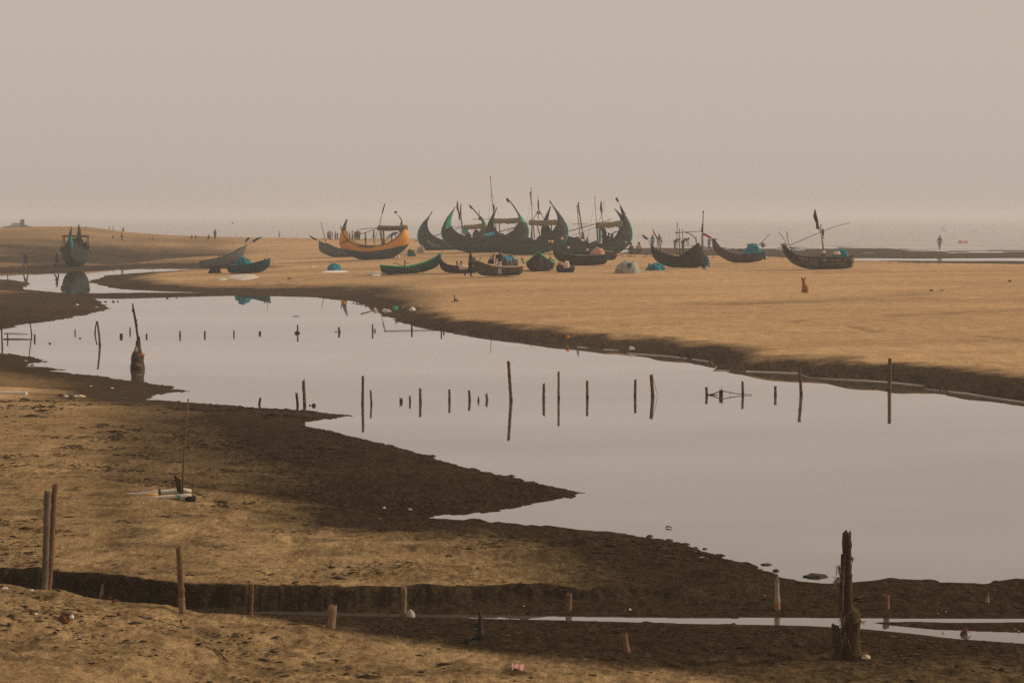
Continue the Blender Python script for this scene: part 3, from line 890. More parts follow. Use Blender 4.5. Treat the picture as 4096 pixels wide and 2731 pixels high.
post(16, (1978, 800), (1968, 1047), 30, 'slim dark orange stake in the gully below the cliff', BAMBOO3, taper=.8, jag=.01)
post(16, (806, 800), (798, 882), 40, 'tiny split bamboo stub on the dune crest', BAMBOO2, taper=.55, cut=.12)
post(17, (453, 965), (440, 1150), 66, 'short thick pale bamboo stub with broken rim on the dune', BAMBOO2, jag=.025, taper=1.04)
post(17, (1010, 812), (1010, 1050), 46, 'upright bamboo post with orange foot beside a pale stone', BAMBOO2, jag=.006)
post(17, (1606, 1004), (1610, 1182), 58, 'dark pointed rotten stump by the thin stream', WETWOOD, taper=.3, jag=.02, node=False, name='rotten_stump', cat='stump')
post(17, (2308, 868), (2303, 996), 50, 'low square-topped bamboo stub beyond the thin stream', BAMBOO, wet=False, jag=.006)
o = post(18, (1584, 768), (1586, 990), 44, 'white-painted pointed stake with orange foot beyond the stream', mat('chalky_paint', (.30, .235, .165), .8, .3, 6, .3, .2), taper=.72, jag=.01)
cc = o.location
tpv = P(*F(18, 1584, 768), cc.y)
MB().tube([tpv - Vector((0, 0, .02)), tpv + Vector((0, 0, .02)), tpv + Vector((.0, 0, .055))], [.027, .022, .005], 10).build('pointed_tip', BAMBOO2, o)
k_ = ZT[18][2] / (FPX / cc.y)
MB().tube([cc - Vector((0, 0, .2)), cc + Vector((0, 0, 45 * k_))], 24 * k_, 12).build('orange_foot', mat('rust_wood', (.17, .075, .03), .8), o)
post(18, (380, 1182), (400, 1322), 64, 'leaning dark stub sunk in the near wet flat', BAMBOO3, jag=.015)
post(19, (795, 760), (800, 888), 58, 'short dark stub with orange edge beyond the stream', BAMBOO3, jag=.01)
post(19, (1733, 752), (1725, 815), 46, 'small pointed orange stub near the right end of the stream', BAMBOO2, taper=.35, cut=.08)
post(19, (322, 1034), (356, 1340), 78, 'dark cut-off post leaning against the tall netted stump', DRIFT, jag=.02)
# the big netted stump
big = stake(19, (432, 180), (440, 1335), 84, 'tallest near bamboo stump wrapped in ragged net, notched at the top', GP3, mat('weathered_stump', (.070, .038, .022), .85, .7, 4, .5, .1, stretch=(1, 1, .3)), wet=False, jag=.03, taper=.98, name='netted_stump', cat='stump', pts=[(440, 700), (432, 400)])
Yb = big.location.y; kb = ZT[19][2] / (FPX / Yb)
MB().ribbon([P(*F(19, x, y), Yb - .05) for x, y in ((362, 900), (372, 720), (382, 560), (396, 380))], [P(*F(19, x, y), Yb - .07) for x, y in ((402, 900), (398, 720), (404, 560), (404, 380))], .05).build('split_plank', DRIFT, big)
v = []; f = []
prof = [(1350, 400, 600), (1300, 405, 560), (1200, 400, 545), (1100, 385, 550), (1000, 385, 552), (940, 392, 545), (890, 405, 505), (840, 412, 488)]
nn = 22
for j, (yy, xl, xr) in enumerate(prof):
    c = P(*F(19, (xl + xr) / 2, yy), Yb); rx = (xr - xl) / 2 * kb
    for i in range(nn):
        a = 2 * PI * i / nn
        k = 1 + .16 * float(fbm(math.cos(a) * 2.5 + j * .5, math.sin(a) * 2.5, 19, 3)) + .07 * math.sin(a * 7 + j * .4)
        v.append(c + Vector((math.cos(a) * rx * k, math.sin(a) * min(rx, .11) * k, 0)))
for j in range(len(prof) - 1):
    for i in range(nn):
        f.append((j * nn + i, (j + 1) * nn + i, (j + 1) * nn + (i + 1) % nn, j * nn + (i + 1) % nn))
obj('net_wrapping', v, f, mat('hanging_net', (.062, .040, .022), .95, .6, 16, .9, .05, stretch=(1, 1, .3)), big)
rs = random.Random(3)
for (x, y, n, sx, sy) in ((362, 520, 16, 40, 110), (350, 640, 26, 60, 130), (480, 420, 12, 22, 50), (545, 1010, 20, 60, 60), (500, 900, 20, 60, 40), (395, 1000, 22, 40, 120), (560, 1310, 22, 70, 60), (420, 1150, 14, 40, 160)):
    fr = MB()
    for i in range(n):
        a = P(*F(19, x + rs.uniform(-1, 1) * sx * .4, y - rs.uniform(0, 1) * sy * .4), Yb - rs.uniform(.03, .12))
        d1 = Vector((rs.uniform(-1, 1) * sx * kb * .7, rs.uniform(-.03, .03), -rs.uniform(0, 1) * sy * kb * .5))
        d2 = Vector((rs.uniform(-1, 1) * sx * kb * .6, rs.uniform(-.03, .03), -rs.uniform(-.2, 1) * sy * kb * .7))
        fr.tube([a, a + d1 * .6, a + d1, a + d1 + d2], [.004, .0035, .003, .002], 4, False)
    fr.build('frayed_fibres', FIBRE, big)
MB().blob(P(*F(19, 600, 1335), Yb - .05), 45 * kb, 40 * kb, 30 * kb, 5, .4).build('net_heap', CREAM, big)
# ------------------------------------------------------------------ boats
def resample(pts, n):
    pts = np.array(pts, float)
    d = np.concatenate([[0], np.cumsum(np.hypot(*(pts[1:] - pts[:-1]).T))])
    t = np.linspace(0, d[-1], n)
    # light smoothing keeps the traced outline soft
    q = np.stack([np.interp(t, d, pts[:, 0]), np.interp(t, d, pts[:, 1])], 1)
    for _ in range(2):
        q[1:-1] = q[1:-1] * .5 + (q[:-2] + q[2:]) * .25
    return q

GBIG = 'crescent fishing boats hauled up on the sand'
GSM = 'small fishing boats drawn up on the sand'

class Boat:
    def __init__(s, name, label, group, zi, base, yaw=0.0, cat='boat', ground=True, dY=0.0, Y=None):
        s.zi = zi
        s.k = ZT[zi][2]
        b = F(zi, *base)
        g = G(*b) if Y is None else P(*b, Y)
        if dY:
            g = P(*b, g.y + dY)
        s.s = FPX / g.y
        s.bx, s.by = base
        s.yaw = R(yaw)
        s.root = thing(name, label, cat, g, group)
        s.loc = g
        s.cy, s.sy = math.cos(s.yaw), math.sin(s.yaw)
    def loc3(s, x, y, z):
        return s.loc + Vector((x * s.cy - y * s.sy, x * s.sy + y * s.cy, z))
    def at(s, zx, zy, y=0.0):
        X = (zx - s.bx) * s.k / s.s; z = (s.by - zy) * s.k / s.s
        x = (X + y * s.sy) / s.cy           # keeps the traced side view when the boat is turned
        return s.loc3(x, y, z)
    def hull(s, outer, inner, beam, m_low, m_up=None, split=None, n=44, lowname='hull', upname='upper_planks', endl=.04, endr=.04, pw=.6, thick=.05, rail=None, sink=.04, mid=.5, ns=9, border=None):
        O = resample(outer, n); I = resample(inner, n)
        s.n = n; s.O, s.I = O, I
        t = np.linspace(0, 1, n)
        u = np.where(t < mid, t / mid, (1 - t) / (1 - mid))
        e0 = np.where(t < mid, endl, endr)
        b = beam / 2 * (e0 + (1 - e0) * np.sin(u * PI / 2) ** pw)
        s.b = b
        def section(i, q, inset=0.0):
            ph = q * PI / 2
            zx = O[i] + (I[i] - O[i]) * (1 - math.cos(ph))
            return zx, max(b[i] * math.sin(ph) - inset, .004)
        def shell(q0, q1, name, m, close_inner):
            v, f = [], []
            per = []
            for i in range(n):
                a0 = q0[i]; a1 = q1[i]
                ring = []
                for j in range(ns + 1):
                    q = a0 + (a1 - a0) * j / ns
                    zx, y = section(i, q)
                    ring.append((zx, y))
                for sg in (-1, 1):
                    for zx, y in ring:
                        p = s.at(zx[0], zx[1], 0)
                        # across offset
                        off = Vector((-s.sy, s.cy, 0)) * (sg * y)
                        v.append(p + off + Vector((0, 0, -sink * (1 - (1 if close_inner else 1)))))
                per.append(2 * (ns + 1))
            w_ = 2 * (ns + 1)
            for i in range(n - 1):
                for sg in (0, 1):
                    for j in range(ns):
                        a = i * w_ + sg * (ns + 1) + j
                        q = (a, a + 1, a + w_ + 1, a + w_)
                        f.append(q if sg == 0 else tuple(reversed(q)))
            # inside skin
            if close_inner:
                n0 = len(v)
                for i in range(n):
                    for sg in (-1, 1):
                        for j in range(ns + 1):
                            q = a0s[i] + (q1[i] - a0s[i]) * j / ns
                            zx, y = section(i, q, thick)
                            zz = zx + (I[i] - O[i]) * .10 * (1 - j / ns)
                            v.append(s.at(zz[0], zz[1], 0) + Vector((-s.sy, s.cy, 0)) * (sg * y))
                for i in range(n - 1):
                    for sg in (0, 1):
                        for j in range(ns):
                            a = n0 + i * w_ + sg * (ns + 1) + j
                            q = (a + w_, a + w_ + 1, a + 1, a)
                            f.append(q if sg == 0 else tuple(reversed(q)))
                        a = i * w_ + sg * (ns + 1) + ns
                        q = (a, n0 + a, n0 + a + w_, a + w_)
                        f.append(q if sg == 0 else tuple(reversed(q)))
                for i in (0, n - 1):       # transom / stem faces
                    lo = [i * w_ + j for j in range(ns, -1, -1)] + [i * w_ + ns + 1 + j for j in range(ns + 1)]
                    f.append(tuple(lo) if i == 0 else tuple(reversed(lo)))
            obj(name, v, f, m, s.root)
        a0s = np.zeros(n)
        if m_up is None:
            shell(np.zeros(n), np.ones(n), lowname, m_low, True)
        else:
            if border:
                sp_ = np.zeros(n)
                qs = np.linspace(0, 1, 60)
                for i in range(n):
                    fr_ = 1 - np.cos(qs * PI / 2)
                    pt = O[i][None] + (I[i] - O[i])[None] * fr_[:, None]
                    below = pt[:, 1] > np.interp(pt[:, 0], [q[0] for q in border], [q[1] for q in border])
                    kk = np.nonzero(~below)[0]
                    sp_[i] = qs[kk[0]] if len(kk) else .97
                sp_ = np.clip(np.convolve(np.pad(sp_, 1, mode='edge'), [.25, .5, .25], 'valid'), 0, .97)
            else:
                sp_ = np.interp(t, [q[0] for q in split], [q[1] for q in split])
            s.split = sp_
            a0s = np.zeros(n)
            shell(np.zeros(n), sp_, lowname, m_low, False)
            a0s = sp_ * 0
            shell(sp_, np.ones(n), upname, m_up, True)
        if rail:
            for sg in (-1, 1):
                pts = [s.at(I[i][0], I[i][1], 0) + Vector((-s.sy, s.cy, 0)) * sg * b[i] + Vector((0, 0, .01)) for i in range(n)]
                MB().tube(pts, .045, 6).build('gunwale_rail', rail, s.root)
        return s
    def on(s, i, q, sg, out=.0):
        ph = q * PI / 2
        zx = s.O[i] + (s.I[i] - s.O[i]) * (1 - math.cos(ph))
        return s.at(zx[0], zx[1], 0) + Vector((-s.sy, s.cy, 0)) * sg * (s.b[i] * math.sin(ph) + out)
    def strake(s, q, m, i0=2, i1=None, r=.03, name='rubbing_strake'):
        i1 = i1 or s.n - 2
        for sg in (-1, 1):
            MB().tube([s.on(i, q if not callable(q) else q(i / s.n), sg, .015) for i in range(i0, i1)], r, 5).build(name, m, s.root)
    def stem(s, i0, i1, m, r=.07, name='stem_trim'):
        rng = range(i0, i1)
        pts = [s.at(*s.O[i]) for i in rng]
        n_ = len(pts)
        MB().tube(pts, [r * (.5 + .5 * min(1, 4 * min(k, n_ - 1 - k) / n_ + .2)) for k in range(n_)], 6).build(name, m, s.root)
    def tip(s, i0, i1, m, name='prow_tip'):
        """painted cap that sleeves the narrow end of the hull"""
        v, f = [], []
        for i in range(i0, i1):
            o_, n_ = s.O[i], s.I[i]
            d = (n_ - o_)
            a = o_ - d * .03; c = n_ + d * .03
            b = s.b[i] + .045
            off = Vector((-s.sy, s.cy, 0)) * b
            A, B = s.at(*a), s.at(*c)
            M_ = (A + B) / 2
            v += [A, M_ - off * .97, B - off, B + off, M_ + off * .97]
        k = i1 - i0
        for i in range(k - 1):
            for j in range(5):
                f.append((i * 5 + j, i * 5 + (j + 1) % 5, i * 5 + 5 + (j + 1) % 5, i * 5 + 5 + j))
        f += [tuple(range(5)), tuple(reversed(range((k - 1) * 5, k * 5)))]
        return obj(name, v, f, m, s.root)
    def pole(s, pts, wpx, m=None, name='pole', y=0.0, taper=.7, n=6, parent=None):
        r = wpx * s.k / 2 / s.s
        q = [s.at(a[0], a[1], a[2] if len(a) > 2 else y) for a in pts]
        rad = [r * (1 - (1 - taper) * i / (len(q) - 1)) for i in range(len(q))]
        return MB().tube(q, rad, n).build(name, m or SPAR, parent or s.root)
    def flag(s, pts, m, y=0.0, name='flag', parent=None, th=.015):
        """cloth: list of (x, y_zoom, x2, y2_zoom) edge pairs"""
        rs = random.Random(int(pts[0][0]))
        a = [s.at(p[0], p[1], y + .05 * math.sin(i * 1.7)) for i, p in enumerate(pts)]
        b = [s.at(p[2], p[3], y + .10 * math.sin(i * 2.3 + 1)) for i, p in enumerate(pts)]
        return MB().ribbon(a, b, th).build(name, m, parent or s.root)
    def flagpole(s, pts, wpx, cloth, m, y=0.0, pm=None):
        p = s.pole(pts, wpx, pm or SPAR, 'flagpole', y)
        s.flag(cloth, m, y, parent=p)
        return p
    def canopy(s, x0, y0, x1, y1, th, width, posts, m=THATCH, cloth=None, sag=.06):
        n = 14; v = []; f = []; rs = random.Random(int(x0))
        na = 7
        for i in range(n + 1):
            t = i / n
            zx, zy = x0 + (x1 - x0) * t, y0 + (y1 - y0) * t
            for j in range(na + 1):
                a = (j / na - .5) * 2
                y = a * width / 2
                top = s.at(zx, zy, 0) + Vector((-s.sy, s.cy, 0)) * y + Vector((0, 0, -.16 * a * a - sag * math.sin(PI * t) + rs.uniform(-.025, .03)))
                v.append(top)
        m0 = len(v)
        hh = th * s.k / s.s
        for p in list(v):
            v.append(p - Vector((0, 0, hh * rs.uniform(.75, 1.15))))
        for i in range(n):
            for j in range(na):
                a = i * (na + 1) + j
                f.append((a, a + 1, a + na + 2, a + na + 1))
                f.append((m0 + a + na + 1, m0 + a + na + 2, m0 + a + 1, m0 + a))
        for i in range(n):
            for j in (0, na):
                a = i * (na + 1) + j
                f.append((a, a + na + 1, m0 + a + na + 1, m0 + a))
        for j in range(na):
            for i in (0, n):
                a = i * (na + 1) + j
                f.append((a, a + 1, m0 + a + 1, m0 + a))
        obj('canopy_roof', v, f, m, s.root, smooth=False)
        for (xa, ya, xb, yb) in posts:
            for sg in (-1, 1):
                s.pole([(xa, ya, sg * width * .44), (xb, yb, sg * width * .40)], 12 if s.zi != 25 else 30, SPAR, 'canopy_post', taper=1)
        return s
    def thwarts(s, idx, m=TIMBER, q=.93):
        for i in idx:
            a, c = s.on(i, q, -1, -.03), s.on(i, q, 1, -.03)
            MB().tube([a, c], .055, 6).build('thwart', m, s.root)
    def ball(s, zx, zy, r, m, y, name='float_ball'):
        rr = r * s.k / s.s
        return MB().blob(s.at(zx, zy, y), rr, rr, rr, int(zx), .06, 12, 8, False).build(name, m, s.root)
    def deckfill(s, i0, i1, q=.6, m=TIMBER):
        v = []; f = []
        for k, i in enumerate(range(i0, i1)):
            v += [s.on(i, q, -1, -.05), s.on(i, q, 1, -.05)]
        for k in range(i1 - i0 - 1):
            f.append((2 * k, 2 * k + 1, 2 * k + 3, 2 * k + 2))
        obj('floor_boards', v, f, m, s.root, smooth=False)

# --- orange and navy boat
b = Boat('crescent_boat', 'orange crescent boat with navy bottom, brown canopy and a drooping dark pennant', GBIG, 1, (950, 1205), -7)
b.hull([(630, 662), (592, 725), (552, 815), (530, 900), (520, 1000), (540, 1060), (610, 1115), (700, 1165), (800, 1208), (1000, 1200), (1160, 1195), (1290, 1160), (1380, 1100), (1440, 1040), (1482, 975), (1475, 900), (1445, 820), (1412, 765), (1382, 725)],
       [(630, 662), (603, 730), (592, 800), (602, 860), (640, 930), (720, 980), (820, 1015), (920, 1022), (1050, 1020), (1180, 995), (1270, 950), (1340, 890), (1380, 820), (1392, 770), (1382, 725)],
       2.3, NAVY, ORANGE, None, rail=TAR, border=[(500, 1052), (650, 1068), (800, 1090), (1000, 1092), (1250, 1052), (1400, 1012), (1490, 980)])
b.deckfill(9, 33); b.thwarts((14, 20, 26))
v = []
for sg in (-1,):
    A_ = [b.on(i, .66 if i < 22 else .64, sg, .012) for i in range(17, 25)]; B_ = [b.on(i, .985, sg, .012) for i in range(17, 25)]
MB().ribbon(A_, B_, .03).build('bare_plank_patch', BROWNP, b.root)
b.tip(0, 6, TAR)
b.pole([(1352, 740), (1372, 700), (1355, 650), (1330, 622)], 26, TAR, 'stern_horn', taper=.3)
b.pole([(1330, 625), (1300, 590)], 6, SPAR, 'horn_stick'); b.ball(1287, 570, 18, FLAGD, 0, 'horn_ball')
b.canopy(1062, 745, 1430, 742, 45, 1.9, [(1075, 785, 1110, 1010), (1118, 785, 1132, 1000), (1330, 785, 1362, 870)], CANVAS)
b.flagpole([(1070, 745), (1105, 590), (1145, 450)], 9, [(1102, 592, 1112, 592), (1108, 545, 1126, 545), (1122, 500, 1138, 500), (1138, 455, 1148, 460)], FLAGD)
b.pole([(548, 985), (800, 868), (1062, 783)], 13, SPAR, 'yard', y=-1.0); b.pole([(800, 797), (1062, 775)], 11, SPAR, 'oar', y=.4)
b.pole([(990, 1020), (1035, 830)], 8, SPAR, 'oar', y=.3)
b.pole([(1165, 910), (1230, 860), (1320, 845)], 16, TIMBER, 'bent_timber', y=.2); b.pole([(1180, 925), (1300, 850), (1345, 900)], 12, TIMBER, 'bent_timber', y=-.1)
b.pole([(545, 750), (552, 810)], 14, TAR, 'stem_peg')

b = Boat('fishing_boat', 'grey-green boat half hidden behind the orange crescent boat', GSM, 1, (520, 1182), -18, dY=2.0)
b.hull([(250, 958), (243, 1050), (262, 1100), (330, 1132), (420, 1165), (540, 1183), (660, 1180), (800, 1170), (830, 1110)], [(250, 958), (300, 1000), (332, 985), (420, 1040), (520, 1062), (640, 1085), (740, 1090), (800, 1090), (830, 1085)], 1.5, GREY, n=30, endr=.5, rail=GREENDK)
b.strake(.8, PALELINE, 4, 24, .02)
b.pole([(345, 985), (312, 840), (272, 695)], 11); b.pole([(262, 975), (215, 940)], 8); b.flag([(105, 875, 120, 895), (160, 900, 160, 925), (218, 932, 210, 948)], FLAGD)

# --- the cluster of four dark crescent boats
T_ = [(0, .0), (.16, .0), (.24, .5), (.5, .62), (.76, .5), (.84, .0), (1, 0)]
b3 = Boat('crescent_boat', 'dark crescent boat at the rear of the cluster, green-edged prow with a pale repair band', GBIG, 2, (500, 1100), 4, dY=7)
b3.hull([(303, 555), (240, 640), (170, 720), (120, 800), (100, 880), (118, 970), (180, 1040), (250, 1100), (480, 1100), (650, 1100), (850, 1060), (980, 960), (1040, 850), (1025, 740), (965, 645), (900, 580), (810, 485)],
        [(303, 555), (245, 650), (222, 720), (235, 800), (272, 860), (350, 912), (450, 950), (560, 975), (680, 985), (800, 960), (900, 900), (960, 835), (990, 770), (980, 700), (945, 640), (895, 580), (810, 485)], 2.4, TARLOW, TAR, T_, rail=TAR, border=[(90, 900), (250, 1010), (500, 1045), (900, 1000), (1050, 900)])
b3.stem(3, 15, GREEN, .10); b3.stem(34, 40, GREEN, .09)
b3.deckfill(10, 33); b3.thwarts((15, 22))
MB().ribbon([b3.on(i, .55, -1, .02) for i in range(11, 17)], [b3.on(i, .72, -1, .02) for i in range(11, 17)], .03).build('repair_band', mat('pale_repair', (.10, .20, .14), .8), b3.root)
b3.pole([(255, 645), (232, 668)], 20, TEALCL, 'prow_rag')
b3.flag([(795, 465, 790, 480), (815, 480, 812, 520), (838, 500, 850, 535)], FLAGD)
b3.pole([(925, 660), (935, 535)], 8, name='stern_peg'); b3.ball(945, 650, 28, TIMBER, 0, 'stern_wrapping')
b3.pole([(225, 800), (245, 805), (262, 850)], 22, TAR, 'rowlock')
b3.canopy(725, 742, 1010, 712, 42, 1.9, [(770, 770, 775, 900), (990, 745, 960, 860)])
b3.flag([(700, 760, 760, 770), (705, 800, 765, 810), (708, 860, 770, 870)], TEALCL, -.95, 'hanging_cloth')
b3.pole([(320, 892), (600, 797), (780, 742)], 12, name='yard', y=-.9); b3.pole([(550, 765), (730, 755)], 8, name='oar', y=.3)
b3.flagpole([(695, 870), (690, 700), (655, 560), (637, 412)], 10, [(632, 420, 645, 430), (622, 510, 655, 540), (650, 590, 672, 600), (655, 670, 680, 665)], FLAGD)
b3.flagpole([(705, 760), (690, 640), (684, 445)], 9, [(676, 470, 692, 460), (672, 530, 688, 530), (660, 640, 680, 640)], CANVAS)

b4 = Boat('crescent_boat', 'dark crescent boat with bright green tips at both ends and a ragged thatched canopy', GBIG, 2, (950, 1122), 3, dY=3.5)
b4.hull([(608, 497), (560, 560), (490, 640), (440, 740), (418, 820), (430, 900), (480, 980), (560, 1030), (650, 1080), (800, 1118), (1100, 1122), (1350, 1085), (1520, 985), (1590, 900), (1602, 820), (1572, 720), (1512, 640), (1452, 570), (1400, 490), (1340, 420), (1320, 400)],
        [(608, 497), (572, 570), (542, 680), (545, 760), (600, 830), (700, 880), (850, 922), (1000, 940), (1150, 930), (1270, 890), (1380, 830), (1450, 760), (1480, 680), (1468, 620), (1440, 560), (1400, 500), (1345, 425), (1320, 400)], 2.6, TARLOW, TAR, T_, rail=TAR, border=[(400, 900), (560, 985), (800, 1022), (1080, 1025), (1350, 990), (1610, 870)])
b4.tip(0, 8, GREEN); b4.stem(6, 15, GREEN, .10); b4.tip(35, 41, GREEN); b4.stem(29, 37, GREEN, .09)
b4.deckfill(10, 34); b4.thwarts((14, 20, 27)); b4.strake(lambda t: float(np.interp(t, np.linspace(0, 1, 44), b4.split)) + .05, PALELINE, 11, 33, .02)
b4.flag([(1292, 378, 1290, 400), (1315, 380, 1305, 430), (1340, 418, 1330, 440)], FLAGD)
b4.canopy(1108, 652, 1490, 640, 48, 2.0, [(1150, 690, 1160, 900), (1195, 690, 1205, 880), (1432, 690, 1425, 800)])
b4.pole([(1190, 832), (1480, 747), (1625, 712)], 14, name='yard', y=-1.0); b4.pole([(845, 665), (1130, 661)], 10, name='oar', y=.5); b4.pole([(1300, 830), (1440, 760)], 9, TEALCL, 'oar', y=.5)
b4.flagpole([(1122, 660), (1118, 540), (1108, 450), (1090, 250), (1080, 88)], 11, [(1108, 455, 1130, 470), (1115, 510, 1140, 505), (1110, 550, 1128, 552)], FLAGD)
b4.ball(1081, 95, 9, FLAGR, 0, 'mast_tip_rag')
b4.pole([(780, 872), (890, 885)], 14, TIMBER, 'bent_timber', y=.2); b4.pole([(900, 860), (950, 810), (1000, 790)], 16, TIMBER, 'bent_timber', y=.2)

b5 = Boat('crescent_boat', 'front dark crescent boat of the cluster, cyan tarp at its bow', GBIG, 2, (1500, 1137), -3)
b5.hull([(1165, 505), (1110, 590), (1060, 680), (1020, 780), (1000, 880), (1005, 960), (1040, 1020), (1110, 1080), (1200, 1118), (1350, 1137), (1700, 1137), (1900, 1095), (2030, 1015), (2110, 920), (2130, 840), (2110, 740), (2060, 650), (2000, 570), (1930, 490), (1870, 408)],
        [(1165, 505), (1130, 590), (1107, 690), (1122, 780), (1180, 860), (1300, 920), (1450, 950), (1600, 957), (1750, 930), (1880, 870), (1950, 790), (1990, 700), (1990, 620), (1960, 560), (1920, 490), (1870, 408)], 2.6, TARLOW, TAR, T_, rail=TAR, border=[(990, 930), (1200, 1005), (1400, 1030), (1700, 1030), (1880, 998), (2140, 890)])
b5.strake(lambda t: float(np.interp(t, np.linspace(0, 1, 44), b5.split)) + .05, PALELINE, 11, 34, .02); b5.deckfill(10, 34); b5.thwarts((13, 20, 26, 31)); b5.stem(30, 37, GREEN, .08)
MB().ribbon([b5.at(1020, 850, -.9), b5.at(1080, 838, -.95), b5.at(1140, 830, -1.0)], [b5.at(1030, 895, -.98), b5.at(1080, 888, -1.05), b5.at(1142, 868, -1.1)], .05).build('cyan_tarp', CYAN, b5.root)
MB().blob(b5.at(1018, 878, -1.0), .13, .13, .16, 4, .3).build('pink_bundle', PINKSACK, b5.root)
b5.canopy(1600, 672, 1965, 668, 46, 2.1, [(1640, 710, 1625, 930), (1700, 710, 1750, 910), (1650, 710, 1672, 920), (1905, 705, 1890, 860)])
b5.pole([(1720, 540), (1680, 620), (1645, 668)], 11, name='roof_strut', y=-.5); b5.pole([(1735, 545), (1770, 600), (1800, 665)], 11, name='roof_strut', y=.5)
b5.flagpole([(1725, 660), (1720, 480), (1716, 352)], 9, [(1714, 410, 1730, 405), (1710, 480, 1732, 490), (1722, 540, 1736, 540)], FLAGD)
b5.flag([(1700, 560, 1745, 560), (1705, 590, 1765, 600)], PALENET, 0, 'pale_sheet')
b5.flagpole([(1640, 935), (1638, 600), (1625, 232)], 11, [(1605, 300, 1622, 285), (1606, 325, 1628, 330), (1622, 440, 1636, 440), (1630, 480, 1642, 480)], FLAGP)
b5.ball(1867, 955, 17, CREAM, -1.35); b5.ball(1903, 960, 20, CREAM, -1.35); b5.ball(2038, 920, 18, CREAM, -1.2); b5.ball(2122, 1040, 17, CREAM, -.9)
b5.pole([(1870, 450), (1890, 440)], 14, TAR, 'stern_knob')
b5.pole([(1905, 720), (1880, 830), (1885, 1000)], 14, TAR, 'side_plank', y=-1.35); b5.pole([(1740, 935), (1735, 970)], 30, FLAGD, 'bailer', y=-1.36)

b6 = Boat('crescent_boat', 'right-hand dark crescent boat of the cluster, teal stern cap, pale green edge', GBIG, 3, (800, 1137), 6, dY=1.5)
b6.hull([(207, 490), (160, 570), (110, 680), (75, 800), (70, 900), (120, 1000), (240, 1080), (420, 1125), (700, 1137), (1000, 1137), (1160, 1112), (1240, 1040), (1300, 940), (1312, 850), (1282, 740), (1232, 640), (1182, 560), (1145, 478)],
        [(207, 490), (172, 600), (155, 700), (175, 800), (240, 850), (420, 885), (540, 930), (650, 970), (780, 1000), (900, 997), (1020, 962), (1105, 905), (1145, 830), (1165, 760), (1195, 680), (1190, 620), (1170, 560), (1145, 478)], 2.5, TARLOW, TAR, T_, rail=TAR, border=[(60, 900), (250, 1000), (500, 1050), (800, 1070), (1100, 1040), (1320, 900)])
b6.stem(32, 41, GREENPL, .10); b6.deckfill(10, 34); b6.thwarts((14, 21, 27)); b6.strake(lambda t: float(np.interp(t, np.linspace(0, 1, 44), b6.split)) + .05, PALELINE, 12, 33, .02)
b6.pole([(1190, 700), (1150, 620), (1110, 570), (1065, 520)], 60, TEALDK, 'stern_cap', taper=.12)
b6.pole([(1200, 640), (1215, 600), (1150, 480)], 12, FLAGR, 'stern_stick'); b6.pole([(1145, 478), (1120, 430)], 5); b6.flag([(1085, 372, 1078, 390), (1105, 372, 1095, 420), (1128, 420, 1112, 438)], TEALDK)
b6.canopy(832, 705, 1165, 678, 58, 2.0, [(860, 760, 870, 975), (885, 760, 940, 960), (828, 730, 845, 990), (1125, 740, 1150, 840)])
b6.flag([(845, 765, 880, 765), (850, 850, 880, 850), (870, 960, 885, 960)], TEALCL, -.98, 'hanging_cloth')
b6.pole([(450, 822), (700, 752), (860, 712), (1028, 660)], 13, name='yard', y=-1.0); b6.pole([(505, 727), (720, 728)], 9, name='oar', y=.5); b6.pole([(500, 885), (820, 770)], 6, name='oar', y=.4)
b6.flagpole([(850, 960), (825, 720), (800, 362)], 9, [(794, 368, 806, 368), (796, 385, 806, 385)], CANVAS)
b6.flagpole([(912, 700), (895, 590), (888, 415)], 8, [(880, 430, 893, 420), (868, 520, 900, 530), (888, 590, 900, 590)], FLAGD)
b6.pole([(865, 680), (905, 560), (928, 420)], 6, name='whip')
b6.ball(1213, 970, 14, CREAM, -.9)
b6.pole([(1010, 880), (1080, 830), (1145, 825)], 20, TEALCL, 'bent_timber', y=-.3); b6.pole([(1030, 950), (1035, 850)], 40, TAR, 'engine_box', y=-.2)
b6.pole([(640, 930), (640, 840)], 50, FLAGP, 'covered_engine', y=-.2)

# --- low green boat
b = Boat('fishing_boat', 'low green boat with square stern and raised prow carrying a reddish stick', GSM, 1, (1450, 1395), 6)
b.hull([(1078, 1280), (1086, 1380), (1290, 1396), (1580, 1387), (1720, 1352), (1850, 1300), (1886, 1230), (1900, 1112)], [(1078, 1280), (1150, 1285), (1250, 1292), (1400, 1302), (1550, 1277), (1700, 1232), (1820, 1172), (1900, 1112)], 1.15, GREENDK, n=32, endl=.75, mid=.35, rail=GREEN)
b.thwarts((8, 14, 20)); b.deckfill(3, 26)
b.pole([(1885, 1135), (1930, 1075)], 22, FLAGR, 'prow_stick', taper=.2); b.pole([(1260, 1240), (1450, 1305), (1680, 1382)], 12, name='oar', y=-.72)
b.pole([(1410, 1300), (1405, 1215)], 18, TIMBER, 'rowlock', y=-.3); b.pole([(1405, 1215), (1440, 1260), (1480, 1250)], 12, TIMBER, 'rowlock', y=-.3)

